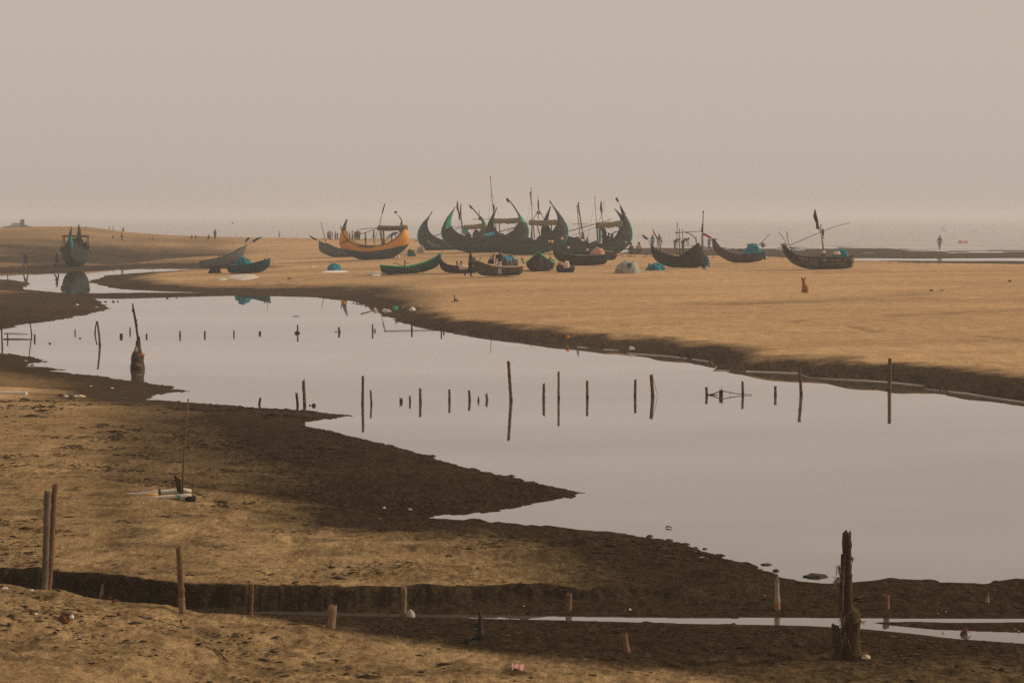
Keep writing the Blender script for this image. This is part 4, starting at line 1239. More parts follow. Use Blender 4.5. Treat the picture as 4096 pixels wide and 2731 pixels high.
# --- dark long boat with cream drum
b = Boat('fishing_boat', 'dark basketwork boat with a cream drum slung on its side', GSM, 2, (640, 1382), 5)
b.hull([(384, 1120), (386, 1210), (400, 1300), (440, 1355), (520, 1382), (700, 1382), (880, 1378), (960, 1350), (980, 1310)], [(384, 1120), (410, 1200), (450, 1250), (510, 1280), (600, 1292), (700, 1300), (800, 1305), (900, 1305), (980, 1300)], 1.15, BASKETD, n=28, endr=.7, mid=.6, rail=TAR)
c = b.at(735, 1305, -.62)
MB().tube([b.at(662, 1307, -.64), b.at(672, 1307, -.66), b.at(800, 1307, -.66), b.at(810, 1307, -.64)], [.10, .17, .17, .10], 14).build('cream_drum', CREAM, b.root)
for x in (632, 692):
    b.pole([(x, 1300), (x - 3, 1245)], 16, TAR, 'rowlock', y=-.5)
    b.ball(x, 1235, 16, TAR, -.5, 'rowlock_knob')
b.pole([(632, 1262), (692, 1262)], 12, TAR, 'crossbar', y=-.5); b.thwarts((10, 16)); b.deckfill(5, 24)

# --- basket boat with net load
b = Boat('fishing_boat', 'long pale basketwork boat loaded with nets, two people close beside it', GSM, 2, (1180, 1426), 5)
b.hull([(838, 1188), (846, 1290), (880, 1350), (942, 1412), (1060, 1426), (1300, 1424), (1470, 1412), (1515, 1380), (1520, 1282)], [(838, 1188), (905, 1216), (1000, 1252), (1100, 1282), (1200, 1296), (1350, 1300), (1450, 1296), (1520, 1282)], 1.25, BASKET, n=30, endr=.7, mid=.6, rail=CREAM)
b.deckfill(4, 27); b.thwarts((8,))
b.pole([(930, 1220), (955, 1172)], 14, TAR, 'prow_peg'); b.pole([(1445, 1400), (1515, 1350)], 46, TEALDK, 'stern_patch', y=-.45)
for (x, yt) in ((1060, 1195), (1085, 1160), (1115, 1122)):
    b.pole([(x - 5, 1262), (x + 5, yt)], 36, FLAGD, 'upright_plank', y=.1, taper=.4)
BK = b
def cargo(boat, label, x, ytop, ybot, wpx, m, cat='net bundle', name='net_bundle', y=0.0, depth=.8, seed=1, amp=.28, extra=None, group='nets and bundles lying in boats', folds=.0):
    c = boat.at(x, ybot, y)
    k = boat.k / boat.s
    root = None
    mb = MB().blob(c, wpx * k / 2, wpx * k / 2 * depth, (ybot - ytop) * k, seed, amp, 40, 20, folds=folds or .03, freq=3.4)
    o = mb.build(name, m, None, origin=c)
    return tag(o, label, cat, group)
cargo(b, 'heap of olive and dark netting in the pale basketwork boat', 1310, 1195, 1290, 250, mat('olive_net', (.09, .075, .045), .95, .5, 12, .8, .05), seed=3)
cargo(b, 'cyan sheeting over the net heap behind the person in the lilac lungi', 1290, 1160, 1225, 150, CYAN, name='sheeting', cat='sheeting', seed=5, y=.15)
cargo(b, 'green net mound behind the cyan sheeting in the basketwork boat', 1350, 1145, 1230, 110, mat('green_net', (.07, .20, .13), .95, .4, 12, .8, .05), seed=6, y=.3)
cargo(b, 'teal net trailing at the stern end of the basketwork boat', 1410, 1195, 1262, 90, TEAL, seed=7, y=.1)

# --- bow-on basket boat
b = Boat('fishing_boat', 'basketwork boat seen bow-on with green gunwales', GSM, 2, (1740, 1368), 0)
def bow_on(b, half_w, stem_top, rim_low, length, m, rail, stern_h, skew=.25, n=16, base_w=.72):
    """boat pointing at the camera: sections marched away from the viewer"""
    v, f = [], []
    ns = 10; k = b.k / b.s
    rims = [[], []]
    for i in range(n + 1):
        t = i / n
        w_ = half_w * k * (math.sin(min(1, t * 1.9 + .02) * PI / 2) ** .95) * (1 - .25 * sstep(.6, 1, t))
        fw_ = min(1, w_ / (half_w * k * .98))
        hz_ = (rim_low + (stem_top - rim_low) * (1 - fw_) ** 1.25 * (t < .6)) * k + (stern_h - rim_low) * k * sstep(.55, 1, t)
        kz = .10 * k * stem_top * (1 - sstep(0, .3, t)) - .04
        for sg in (-1, 1):
            for j in range(ns + 1):
                ph = j / ns * PI / 2
                y = w_ * math.sin(ph) ** base_w
                z = kz + (hz_ - kz) * (1 - math.cos(ph))
                v.append(b.loc + Vector((sg * y + skew * (t - .3) * length, t * length, z)))
            rims[0 if sg < 0 else 1].append(v[-1] + Vector((0, 0, .015)))
    w2 = 2 * (ns + 1)
    for i in range(n):
        for sg in (0, 1):
            for j in range(ns):
                a = i * w2 + sg * (ns + 1) + j
                q = (a, a + 1, a + w2 + 1, a + w2)
                f.append(q if sg == 0 else tuple(reversed(q)))
    for i in (0, n):
        f.append(tuple([i * w2 + j for j in range(ns, -1, -1)] + [i * w2 + ns + 1 + j for j in range(ns + 1)]))
    obj('hull', v, f, m, b.root)
    for r_ in rims:
        MB().tube(r_, .05, 6).build('gunwale_rail', rail, b.root)
    fl = []; ff = []
    for i in range(2, n + 1):
        for sg in (0, 1):
            fl.append(v[i * w2 + sg * (ns + 1) + ns // 2 + 1])
    for i in range(n - 2):
        ff.append((2 * i, 2 * i + 1, 2 * i + 3, 2 * i + 2))
    obj('floor_boards', fl, ff, TIMBER, b.root, smooth=False)
bow_on(b, 195, 270, 120, 3.6, BASKETD, GREEN, 150, skew=.10)
b.pole([(1660, 1368, -.05), (1652, 1240, -.12), (1658, 1095, -.12)], 26, TAR, 'stem_post', taper=.5)
b.pole([(1520, 1290), (1518, 1145)], 10, y=.6); b.pole([(1490, 1180), (1530, 1260)], 18, GREENDK, 'rowlock', y=.5)
b.pole([(1885, 1330), (1880, 1000)], 10, y=.8); b.pole([(1850, 1220), (1900, 1180)], 22, TAR, 'rowlock', y=.5)
b.pole([(1920, 1330), (1905, 1240)], 40, TEALDK, 'stern_patch', y=.7)

# --- coracle
b = Boat('coracle', 'small round black tub boat with a cream bundle hanging out', GSM, 2, (2088, 1376), 0)
prof = [(0, .0), (.62, .0), (.86, .10), (1.0, .55), (.98, .9), (.92, 1.0), (.86, .95), (.8, .25), (0, .2)]
k = b.k / b.s
v, f = [], []
nn = 28
for j, (rr, hh) in enumerate(prof):
    for i in range(nn):
        a = 2 * PI * i / nn
        top = 1 + .55 * max(0, math.cos(a + .9)) * (hh > .5) * .25
        v.append(b.loc + Vector((math.cos(a) * rr * 128 * k, math.sin(a) * rr * 110 * k, hh * 95 * k * top - .02)))
for j in range(len(prof) - 1):
    for i in range(nn):
        f.append((j * nn + i, j * nn + (i + 1) % nn, (j + 1) * nn + (i + 1) % nn, (j + 1) * nn + i))
obj('hull', v, f, mat('pitch_black_hull', (.022, .022, .024), .7, .4, 5, .3, .2), b.root)
MB().tube([v[5 * nn + i] for i in range(nn)] + [v[5 * nn]], .035, 6, False).build('rim_hoop', TAR, b.root)
cargo(b, 'cream bundle hanging over the rim of the black tub boat', 2095, 1225, 1300, 85, CREAM, seed=8, y=-.55, depth=.6, cat='bundle', name='bundle')
cargo(b, 'pale knotted bundle at the back rim of the black tub boat', 2020, 1232, 1275, 80, mat('tan_sack', (.36, .25, .15), .9), seed=9, y=.2, depth=.6, cat='bundle', name='bundle')

# --- boat with the pink bundle
b = Boat('fishing_boat', 'olive basketwork boat carrying pink sacking, mast poles leaning at its prow', GSM, 3, (620, 1282), 4)
b.hull([(235, 1055), (246, 1140), (282, 1202), (380, 1252), (550, 1282), (800, 1277), (950, 1266), (978, 1230), (978, 1135)], [(235, 1055), (300, 1085), (370, 1112), (480, 1142), (600, 1157), (720, 1152), (800, 1147), (900, 1142), (978, 1135)], 1.3, mat('x', (0, 0, 0)) if False else BASKETD, n=30, endr=.7, mid=.6, rail=GREENDK)
b.deckfill(4, 27); b.thwarts((7, 12))
b.flagpole([(640, 1135), (605, 900), (560, 478)], 14, [(568, 500, 590, 500), (575, 440, 592, 436)], TEALDK); b.flagpole([(700, 1125), (640, 830), (610, 640), (578, 435)], 12, [(572, 470, 590, 470), (580, 560, 600, 560), (598, 640, 612, 640), (620, 800, 640, 800)], FLAGR)
b.ball(700, 1075, 18, CREAM, -.2); b.pole([(690, 1060), (860, 1085), (1050, 1098)], 22, PALELINE, 'loose_plank', y=.4)
cargo(b, 'pink sacking heaped in the olive basketwork boat', 840, 1052, 1150, 165, PINKSACK, seed=11, cat='sacking', name='sacking')
b = Boat('fishing_boat', 'dark square stern of a boat tucked behind the olive basketwork boat', GSM, 3, (1000, 1212), 10, dY=1.2)
b.hull([(700, 1130), (710, 1200), (800, 1212), (1050, 1212), (1095, 1190), (1102, 1105)], [(700, 1130), (800, 1130), (900, 1125), (1000, 1118), (1102, 1105)], 1.2, BASKETD, n=20, endl=.6, endr=.7, rail=TAR)
b.deckfill(3, 17)

# --- boat with gallows of poles
b = Boat('fishing_boat', 'dark high-ended basketwork boat with a frame of poles and a raised peaked stern', GSM, 4, (560, 760), -10)
b.hull([(164, 515), (174, 610), (195, 665), (240, 702), (310, 742), (390, 758), (560, 760), (690, 757), (735, 640), (705, 560), (664, 502)], [(164, 515), (200, 560), (260, 602), (350, 632), (440, 652), (500, 630), (560, 588), (610, 545), (645, 520), (664, 502)], 1.4, BASKETD, n=34, rail=TAR, endr=.2)
b.deckfill(5, 28); b.thwarts((10, 15))
b.strake(.45, GREENDK, 9, 17, .04, 'green_plank')
b.pole([(440, 640), (440, 285)], 8); b.pole([(470, 640), (462, 345)], 10); b.pole([(508, 630), (495, 358)], 9, name='pole'); b.pole([(708, 560), (706, 380), (711, 172)], 13, name='mast', y=.2)
b.pole([(692, 560), (690, 400)], 8, y=-.2); b.ball(711, 178, 9, FLAGD, .2, 'mast_tip_rag'); b.pole([(428, 398), (520, 388), (700, 380)], 9, name='crossbar'); b.pole([(525, 390), (580, 408), (630, 455), (642, 520)], 12, name='arched_pole'); b.pole([(636, 435), (642, 520)], 7)
b.flag([(438, 285, 446, 285), (438, 330, 445, 330)], FLAGR); b.flag([(426, 388, 448, 388), (424, 405, 446, 402)], FLAGR)
b.pole([(700, 390), (705, 300)], 26, FLAGD, 'furled_cloth', y=.2, taper=.5)
b.pole([(175, 545), (150, 480), (130, 455)], 7); b.flag([(80, 412, 78, 425), (108, 430, 105, 460), (140, 455, 132, 470)], mat('dark_green_flag', (.015, .06, .045), .9))
b.pole([(235, 590), (235, 450)], 7, y=.2); b.flag([(186, 355, 194, 360), (198, 400, 212, 400), (222, 440, 240, 445), (232, 470, 244, 470)], FLAGR, .2); b.pole([(262, 590), (285, 468)], 10, TAR, 'prow_peg')
b.ball(222, 540, 10, CREAM, -.3)
cargo(b, 'dark teal net pile behind the stern of the high-ended basketwork boat', 745, 635, 742, 85, TEALDK, seed=13, y=.9, depth=.8, amp=.18, group='net bundles on the sand')

# --- boat with teal net, red flag
b = Boat('fishing_boat', 'brown basketwork boat with square blue-cornered stern and a red pennant at its prow', GSM, 4, (1120, 712), -5)
b.hull([(805, 458), (811, 560), (860, 622), (920, 662), (1020, 708), (1200, 708), (1330, 684), (1353, 660), (1350, 594)], [(805, 458), (850, 492), (900, 562), (980, 602), (1060, 626), (1150, 629), (1250, 616), (1350, 594)], 1.25, BASKET, n=32, endr=.7, mid=.6, rail=TAR)
b.deckfill(5, 28); b.thwarts((9, 14))
b.pole([(1345, 610), (1348, 676)], 26, TEALDK, 'stern_corner', y=-.42, taper=1)
b.pole([(800, 470), (850, 462)], 24, TAR, 'prow_knob'); b.ball(845, 465, 13, PALENET, -.1); b.pole([(850, 500), (870, 540)], 22, GREY, 'prow_rope_coil')
b.pole([(805, 462), (755, 428), (712, 398)], 6); b.flag([(712, 394, 708, 412), (745, 408, 738, 432), (778, 428, 765, 446), (800, 440, 800, 458)], FLAGR)
b.flag([(708, 398, 712, 412), (725, 418, 718, 432)], CREAM, .03, 'flag')
b.pole([(1285, 528), (1350, 465), (1412, 402)], 7, name='oar'); b.pole([(1015, 562), (1080, 582), (1150, 575)], 20, PALENET, 'folded_sheet', y=.1); b.pole([(1080, 572), (1125, 570)], 22, TAR, 'float_block', y=.1)
cargo(b, 'teal net heaped in the stern of the brown basketwork boat', 1235, 520, 618, 178, TEAL, seed=15)
MB().tube([b.at(1336, 522, -.05), b.at(1336, 522, .03)], 27 * b.k / b.s, 18).build('round_paddle', mat('grey_paddle', (.22, .22, .23), .8), b.root)

# --- far right lattice boat
b = Boat('fishing_boat', 'pale lattice-sided boat with a black pennant on a slanted mast', GSM, 4, (1900, 780), -4)
b.hull([(1526, 515), (1550, 592), (1590, 662), (1640, 712), (1720, 752), (1820, 777), (2050, 780), (2280, 762), (2288, 720), (2282, 638)], [(1526, 515), (1580, 548), (1622, 592), (1690, 632), (1760, 650), (1900, 652), (2100, 656), (2200, 650), (2282, 638)], 1.35, LATT, n=34, endr=.7, mid=.55, rail=TAR)
b.deckfill(6, 31); b.thwarts((9, 14))
b.strake(.5, TAR, 4, 32, .035, 'lower_rail'); b.strake(.78, TAR, 6, 32, .02, 'middle_rail')
b.tip(0, 10, BASKETD)
b.pole([(1980, 610), (1955, 470), (1925, 335)], 15, mat('yellow_mast', (.40, .28, .13), .8), 'mast'); b.pole([(1972, 600), (1950, 450), (1942, 305)], 9, SPAR, 'mast', y=.2); b.flag([(1938, 305, 1947, 305), (1939, 330, 1949, 330)], FLAGR, .2)
b.flag([(1875, 150, 1882, 152), (1862, 205, 1896, 215), (1858, 230, 1905, 250), (1888, 300, 1918, 310), (1890, 355, 1922, 358)], FLAGD); b.pole([(1915, 350), (1925, 380)], 6)
b.flag([(1950, 350, 1966, 355), (1948, 400, 1970, 395), (1952, 430, 1966, 428)], FLAGD, -.1, 'furled_cloth'); b.ball(1965, 443, 15, CREAM, -.1)
b.pole([(1612, 525), (1780, 455), (1920, 395), (2070, 335), (2238, 288)], 8, name='yard', y=-.2)
b.pole([(1505, 388), (1585, 500)], 7, name='oar'); b.pole([(1590, 383), (1612, 525)], 9, name='oar', y=.2)
MB().tube([b.at(1563, 530, -.2), b.at(1563, 530, -.12)], 30 * b.k / b.s, 18).build('round_paddle', mat('grey_paddle', (.22, .22, .23), .8), b.root)
b.pole([(1610, 545), (1645, 548), (1672, 580)], 12, DKRED, 'rope_coil', y=-.1); b.pole([(1632, 560), (1632, 600)], 18, GREENDK, 'bottle_float', y=-.45)
b.ball(1972, 602, 22, CREAM, 0, 'mast_step_bundle'); b.pole([(1945, 635), (1990, 615)], 26, TAR, 'engine', y=0)
cargo(b, 'teal net heaped in the stern of the pale lattice-sided boat', 2145, 570, 655, 170, TEAL, seed=17)
cargo(b, 'cream sack lying on the teal net of the pale lattice-sided boat', 2100, 588, 618, 70, CREAM, seed=18, y=-.45, depth=.5, cat='sack', name='sack')

# --- grey boat left, navy boat
b = Boat('fishing_boat', 'long grey boat with a blue stern end and two dark pennants at its prow', GSM, 7, (850, 778), 6)
b.hull([(674, 688), (680, 768), (780, 778), (900, 772), (1000, 758), (1100, 745), (1200, 690), (1255, 610), (1302, 470)], [(674, 688), (760, 680), (850, 660), (950, 640), (1050, 602), (1130, 562), (1190, 518), (1250, 506), (1302, 470)], 1.5, mat('pale_grey_planks', (.16, .15, .13), .85, .35, 4, .3, .15, stretch=(.4, 1, 3)), n=32, endl=.7, mid=.45, rail=GREENDK)
b.deckfill(3, 24); b.thwarts((8, 14))
b.pole([(672, 690), (680, 770)], 42, TEAL, 'stern_end', taper=1)
b.pole([(1240, 520), (1262, 450)], 6); b.flag([(1325, 365, 1335, 378), (1290, 385, 1308, 415), (1268, 435, 1285, 445)], TEALDK); b.pole([(1302, 475), (1360, 430), (1500, 355)], 5); b.flag([(1480, 360, 1490, 370), (1420, 380, 1430, 410), (1368, 412, 1385, 440)], FLAGD)
b.ball(1222, 495, 12, CREAM, -.2); b.ball(1308, 470, 10, CREAM, 0)
for x in (930, 985, 1022):
    b.pole([(x, 640), (x - 8, 595)], 12, TAR, 'rowlock', y=.3)
b.pole([(910, 625), (1030, 590)], 8, TAR, 'oar', y=.3)
b = Boat('fishing_boat', 'plain dark blue boat with square stern holding a teal net', GSM, 7, (1250, 852), -6)
b.hull([(1038, 760), (1048, 850), (1250, 850), (1490, 838), (1560, 802), (1620, 742), (1622, 655)], [(1038, 760), (1160, 756), (1300, 737), (1420, 712), (1520, 686), (1622, 655)], 1.4, NAVY, n=28, endl=.75, mid=.4, rail=TARLOW)
b.deckfill(3, 24); b.thwarts((7, 19)); b.pole([(1578, 670), (1575, 515)], 6); b.pole([(1545, 680), (1540, 645)], 16, TAR, 'prow_peg')
cargo(b, 'teal net heaped high in the plain dark blue boat', 1250, 648, 758, 190, TEAL, seed=21)
b.pole([(1300, 652), (1352, 672)], 10, FLAGR, 'red_float')

# --- boat moored beyond the pool, bow on
b = Boat('crescent_boat', 'dark crescent boat seen bow-on under a flat canopy, mirrored in the back channel', GBIG, 25, (560, 1492), 0)
k = b.k / b.s
v, f = [], []
n = 26; ns = 10; Lb = 8.0
rims = [[], []]
for i in range(n + 1):
    t = i / n
    e = 1 - abs(2 * t - 1) ** 2.2
    w_ = 375 * k * max(.05, max(e, 0) ** .8)
    fw_ = w_ / (375 * k)
    rim = (470 + 430 * max(0, 1 - fw_) ** 1.7) * k
    keel = (380 * abs(2 * t - 1) ** 3.0) * k - .06
    dx = -.235 + .37 * t
    for sg in (-1, 1):
        for j in range(ns + 1):
            ph = j / ns * PI / 2
            y = w_ * math.sin(ph) ** .85
            z = keel + (rim - keel) * (1 - math.cos(ph))
            v.append(b.loc + Vector((sg * y + dx, t * Lb - 1.2, z)))
        rims[0 if sg < 0 else 1].append(v[-1] + Vector((0, 0, .02)))
w2 = 2 * (ns + 1)
for i in range(n):
    for sg in (0, 1):
        for j in range(ns):
            a = i * w2 + sg * (ns + 1) + j
            q = (a, a + 1, a + w2 + 1, a + w2)
            f.append(q if sg == 0 else tuple(reversed(q)))
obj('hull', v, f, TAR, b.root)
for r_ in rims:
    MB().tube(r_, .06, 6).build('gunwale_rail', TAR, b.root)
MB().tube([b.at(488, 600, -1.30), b.at(492, 760, -1.36), b.at(496, 900, -1.40), b.at(505, 1010, -1.30)], [.10, .13, .13, .06], 6).build('stem_trim', TEALCL, b.root)
s0 = v[0 * w2 + ns]
MB().tube([s0 - Vector((0, 0, .3)), s0 + Vector((0, 0, .4)), b.at(492, 340, 0)], [.20, .12, .03], 8).build('bow_horn', TAR, b.root)
s1 = v[n * w2 + ns]
MB().tube([s1 - Vector((0, 0, .3)), s1 + Vector((.05, 0, .5)), Vector((s1.x, s1.y, b.at(590, 280, 0).z))], [.26, .16, .04], 8).build('stern_horn', TAR, b.root)
MB().box(b.at(550, 615, 3.2), 745 * k, 2.6, 50 * k).build('canopy_roof', CANVAS, b.root, smooth=False)
for x in (205, 895):
    for y in (2.0, 4.4):
        b.pole([(x, 630, y), (x + (8 if x < 500 else -4), 1000, y)], 26, SPAR, 'canopy_post', taper=1)
fl = [b.at(250, 1000, 1.6), b.at(860, 1000, 1.6), b.at(860, 1000, 5), b.at(250, 1000, 5)]
obj('floor_boards', fl, [(0, 1, 2, 3)], TIMBER, b.root, smooth=False)
MB().box(b.at(585, 860, 3.0), 270 * k, 1.4, 380 * k).build('deck_house', TAR, b.root, smooth=False)
MOOR = b
MROT = R(8)
b.root.rotation_euler.z = MROT

# --- far off motor boat on the sea edge
b = Boat('motor_boat', 'small white motor boat with orange life jackets piled aboard, lying in the shallows far right', None, 5, (1830, 462), 4, Y=420)
b.hull([(1768, 425), (1772, 440), (1800, 458), (1840, 464), (1875, 455), (1895, 440)], [(1768, 425), (1790, 430), (1830, 436), (1865, 438), (1895, 440)], 1.8, mat('boat_white', (.55, .52, .50), .5), n=18, endl=.7, rail=GREY)
b.deckfill(2, 14)
for i, (x, y0, y1) in enumerate(((1785, 400, 432), (1815, 402, 434), (1835, 400, 434), (1850, 410, 436))):
    MB().blob(b.at(x, y1, 0), 15 * b.k / b.s, .3, (y1 - y0) * b.k / b.s, i, .2).build('life_jacket_pile', ORNG if i in (0, 2) else WHITE, b.root)

# ------------------------------------------------------------------ nets, sheets and heaps on the sand
GN = 'net bundles on the sand'
def heap(zi, label, x, ytop, ybot, wpx, m, depth=.7, seed=1, amp=.25, name='net_bundle', cat='net bundle', group=GN, parts=(), dY=0.0, folds=.03):
    g = G(*F(zi, x, ybot))
    if dY:
        g = P(*F(zi, x, ybot), g.y + dY)
    k = ZT[zi][2] / (FPX / g.y)
    root = thing(name, label, cat, g, group)
    MB().blob(g + Vector((0, wpx * k / 2 * depth * .8, -.02)), wpx * k / 2, wpx * k / 2 * depth, (ybot - ytop) * k, seed, amp * 1.5, 46, 24, folds=folds, freq=3.6).build('heap', m, root)
    for (px, py0, py1, pw, pm, pn) in parts:
        MB().blob(P(*F(zi, px, py1), g.y + .1), pw * k / 2, pw * k / 2 * .8, (py1 - py0) * k, seed + int(px) % 7, amp, 18, 10, folds=folds).build(pn, pm, root)
    return root
heap(1, 'round teal net bundle on a white sheet in front of the grey-green boat', 452, 1258, 1360, 195, TEAL, seed=2, amp=.10)
def sheetlay(zi, pts, label, m, group='pale sheets spread on the sand', name='sheet', h=.10, seed=3):
    P_ = [G(*F(zi, *p)) for p in pts]
    c = sum(P_, Vector()) / len(P_)
    v = []; f = []; n = len(P_); rings = 5
    rs = random.Random(seed)
    for r_ in range(rings + 1):
        t = 1 - r_ / rings
        for p in P_:
            q = c.lerp(p, t)
            z = gz(q.x, q.y)
            v.append((q.x, q.y, z + .03 + h * (1 - t) * rs.uniform(.3, 1.0) if r_ else z - .02))
    for r_ in range(rings):
        for i in range(n):
            f.append((r_ * n + i, r_ * n + (i + 1) % n, (r_ + 1) * n + (i + 1) % n, (r_ + 1) * n + i))
    f.append(tuple(range(rings * n, rings * n + n)))
    o = obj(name, v, f, m, None, origin=c)
    return tag(o, label, 'sheet', group)
def oval(x0, x1, y0, y1, n=14, seed=0):
    rs = random.Random(seed)
    return [((x0 + x1) / 2 + (x1 - x0) / 2 * math.cos(2 * PI * i / n) * rs.uniform(.85, 1.05), (y0 + y1) / 2 - (y1 - y0) / 2 * math.sin(2 * PI * i / n) * rs.uniform(.8, 1.1)) for i in range(n)]
sheetlay(1, oval(268, 690, 1352, 1386, 14, 1), 'thin white sheet lying under the round teal net bundle', WHITE)
sheetlay(7, oval(1040, 1480, 858, 945, 16, 2), 'large white net sheet spread before the dark blue boat', FOAM, h=.16)
sheetlay(7, oval(885, 1050, 915, 945, 12, 3), 'small greenish-white sheet beside the large net sheet before the dark blue boat', mat('greenish_white', (.42, .48, .38), .9))
sheetlay(1, oval(940, 1100, 1370, 1425, 12, 4), 'pale sheet beside the square stern of the low green boat', FOAM, h=.2)
sheetlay(1, oval(1090, 1290, 1365, 1405, 12, 5), 'brownish sheet heaped against the square stern of the low green boat', mat('tan_sheet', (.30, .22, .15), .9), h=.35)
sheetlay(4, oval(720, 780, 748, 784, 10, 6), 'tan scrap lying right of the high-ended basketwork boat', mat('tan_sheet', (.30, .22, .15), .9), h=.2)
heap(7, 'dark domed heap of black netting by the back channel, left of the dark blue boat', 875, 770, 850, 165, BLACKNET, seed=4, amp=.15)
heap(1, 'cream white bundle lying under the stern of the orange crescent boat', 1255, 1108, 1190, 160, CREAM, seed=5, amp=.12)
heap(1, 'grey net pile between the orange boat and the dark cluster', 1625, 1035, 1118, 115, PALENET, seed=6, amp=.2)
heap(1, 'dark green sheet-covered pile right of the orange crescent boat', 1490, 1065, 1160, 120, GREENDK, seed=7, amp=.15, parts=((1420, 1090, 1170, 70, FOAM, 'pale_bundle'),))
heap(3, 'large grey-white net pile on open sand with a blue scrap on it', 1235, 1235, 1392, 320, PALENET, seed=8, amp=.18, parts=((1270, 1245, 1300, 90, TEALDK, 'blue_scrap'), (1320, 1230, 1385, 150, mat('grey_net_b', (.36, .34, .29), .9, .4, 12, .8), 'net_coil'), (1130, 1330, 1395, 130, mat('brown_net', (.20, .15, .11), .9, .4, 12, .8), 'net_fold')))
heap(3, 'flat teal net bundle with reddish cord left of the high-ended basketwork boat', 1625, 1250, 1350, 265, TEAL, seed=9, amp=.14, parts=((1570, 1285, 1330, 100, TEALDK, 'net_fold'), (1590, 1268, 1290, 50, DKRED, 'reddish_cord')))

# gear heaped inside the crescent boats and a few stays
def gear(bt, x, ytop, ybot, wpx, m, y, seed, name='gear_pile'):
    k = bt.k / bt.s
    MB().blob(bt.at(x, ybot, y), wpx * k / 2, .55, (ybot - ytop) * k, seed, .3, 24, 12, freq=3.2).build(name, m, bt.root)
gear(b3, 890, 815, 960, 120, GREY, .2, 31); gear(b3, 600, 930, 1000, 150, PALENET, .1, 32); gear(b3, 760, 905, 985, 110, TEALDK, .2, 36)
gear(b4, 1000, 880, 960, 160, GREENDK, .1, 33); gear(b4, 780, 850, 930, 90, CANVAS, .2, 34); gear(b4, 1240, 860, 930, 110, PALENET, .1, 35)
gear(b5, 1560, 915, 980, 180, TEALDK, .1, 37); gear(b5, 1760, 890, 960, 120, GREY, .2, 38); gear(b5, 1290, 885, 950, 90, CANVAS, .1, 39)
gear(b6, 800, 960, 1020, 140, GREY, .1, 40); gear(b6, 1040, 930, 1000, 110, TEALDK, .1, 41); gear(b6, 560, 900, 960, 90, CANVAS, .1, 42)
for bt, pts in ((b4, ((1095, 300), (1200, 640))), (b4, ((1095, 300), (1040, 760))), (b5, ((1630, 400), (1510, 950))), (b5, ((1632, 420), (1720, 660))), (b6, ((805, 420), (700, 965))), (b6, ((890, 500), (1010, 690))), (b3, ((690, 640), (560, 970)))):
    bt.pole(pts, 3.2, ROPE, 'stay_rope', y=.1, taper=1, n=5)
for bt, (x0, x1, yy) in ((b4, (1140, 1480, 688)), (b6, (860, 1150, 745)), (b5, (1620, 1950, 712)), (b3, (730, 1000, 768))):
    rs = random.Random(int(x0))
    a = []; c = []
    for i in range(12):
        x = x0 + (x1 - x0) * i / 11
        a.append(bt.at(x, yy, -.9)); c.append(bt.at(x, yy + rs.uniform(8, 40), -.93))
    MB().ribbon(a, c, .02).build('canopy_fringe', CANVAS, bt.root)
# ------------------------------------------------------------------ people
SKIN = mat('brown_skin', (.11, .055, .032), .7, .15, 10, .1, .2)
HAIR = mat('black_hair', (.010, .009, .009), .8, .2, 20, .3, .1)
def cloth(n, c):
    return mat('cloth_' + n, c, .95, .2, 8, .3, .05)
CL = dict(black=cloth('black', (.014, .015, .017)), white=cloth('white', (.52, .50, .47)), orange=cloth('orange', (.55, .22, .07)), navy=cloth('navy', (.03, .045, .07)),
          grey=cloth('grey', (.16, .17, .19)), green=cloth('green', (.035, .09, .075)), red=cloth('red', (.26, .045, .05)), pink=cloth('pink', (.38, .20, .19)),
          blue=cloth('blue', (.10, .19, .25)), brown=cloth('brown', (.10, .06, .045)), lilac=LUNGI, maroon=cloth('maroon', (.10, .025, .028)), tan=cloth('tan', (.40, .23, .12)), teal=cloth('teal', (.03, .13, .14)))

def skin(name, V, E, Rr, m, parent, sub=1):
    me = bpy.data.meshes.new(name)
    me.from_pydata([tuple(v) for v in V], E, [])
    o = bpy.data.objects.new(name, me); col.objects.link(o)
    md = o.modifiers.new('s', 'SKIN'); md.use_smooth_shade = True
    for i, r in enumerate(Rr):
        me.skin_vertices[0].data[i].radius = (r, r) if not isinstance(r, tuple) else r
    me.skin_vertices[0].data[0].use_root = True
    if sub:
        sb = o.modifiers.new('b', 'SUBSURF'); sb.levels = sub; sb.render_levels = sub
    dg = bpy.context.evaluated_depsgraph_get()
    dg.update()
    me2 = bpy.data.meshes.new_from_object(o.evaluated_get(dg))
    bpy.data.objects.remove(o); bpy.data.meshes.remove(me)
    me2.name = name
    me2.polygons.foreach_set('use_smooth', [True] * len(me2.polygons))
    o2 = bpy.data.objects.new(name, me2); col.objects.link(o2)
    me2.materials.clear(); me2.materials.append(m)
    o2.parent = parent
    return o2

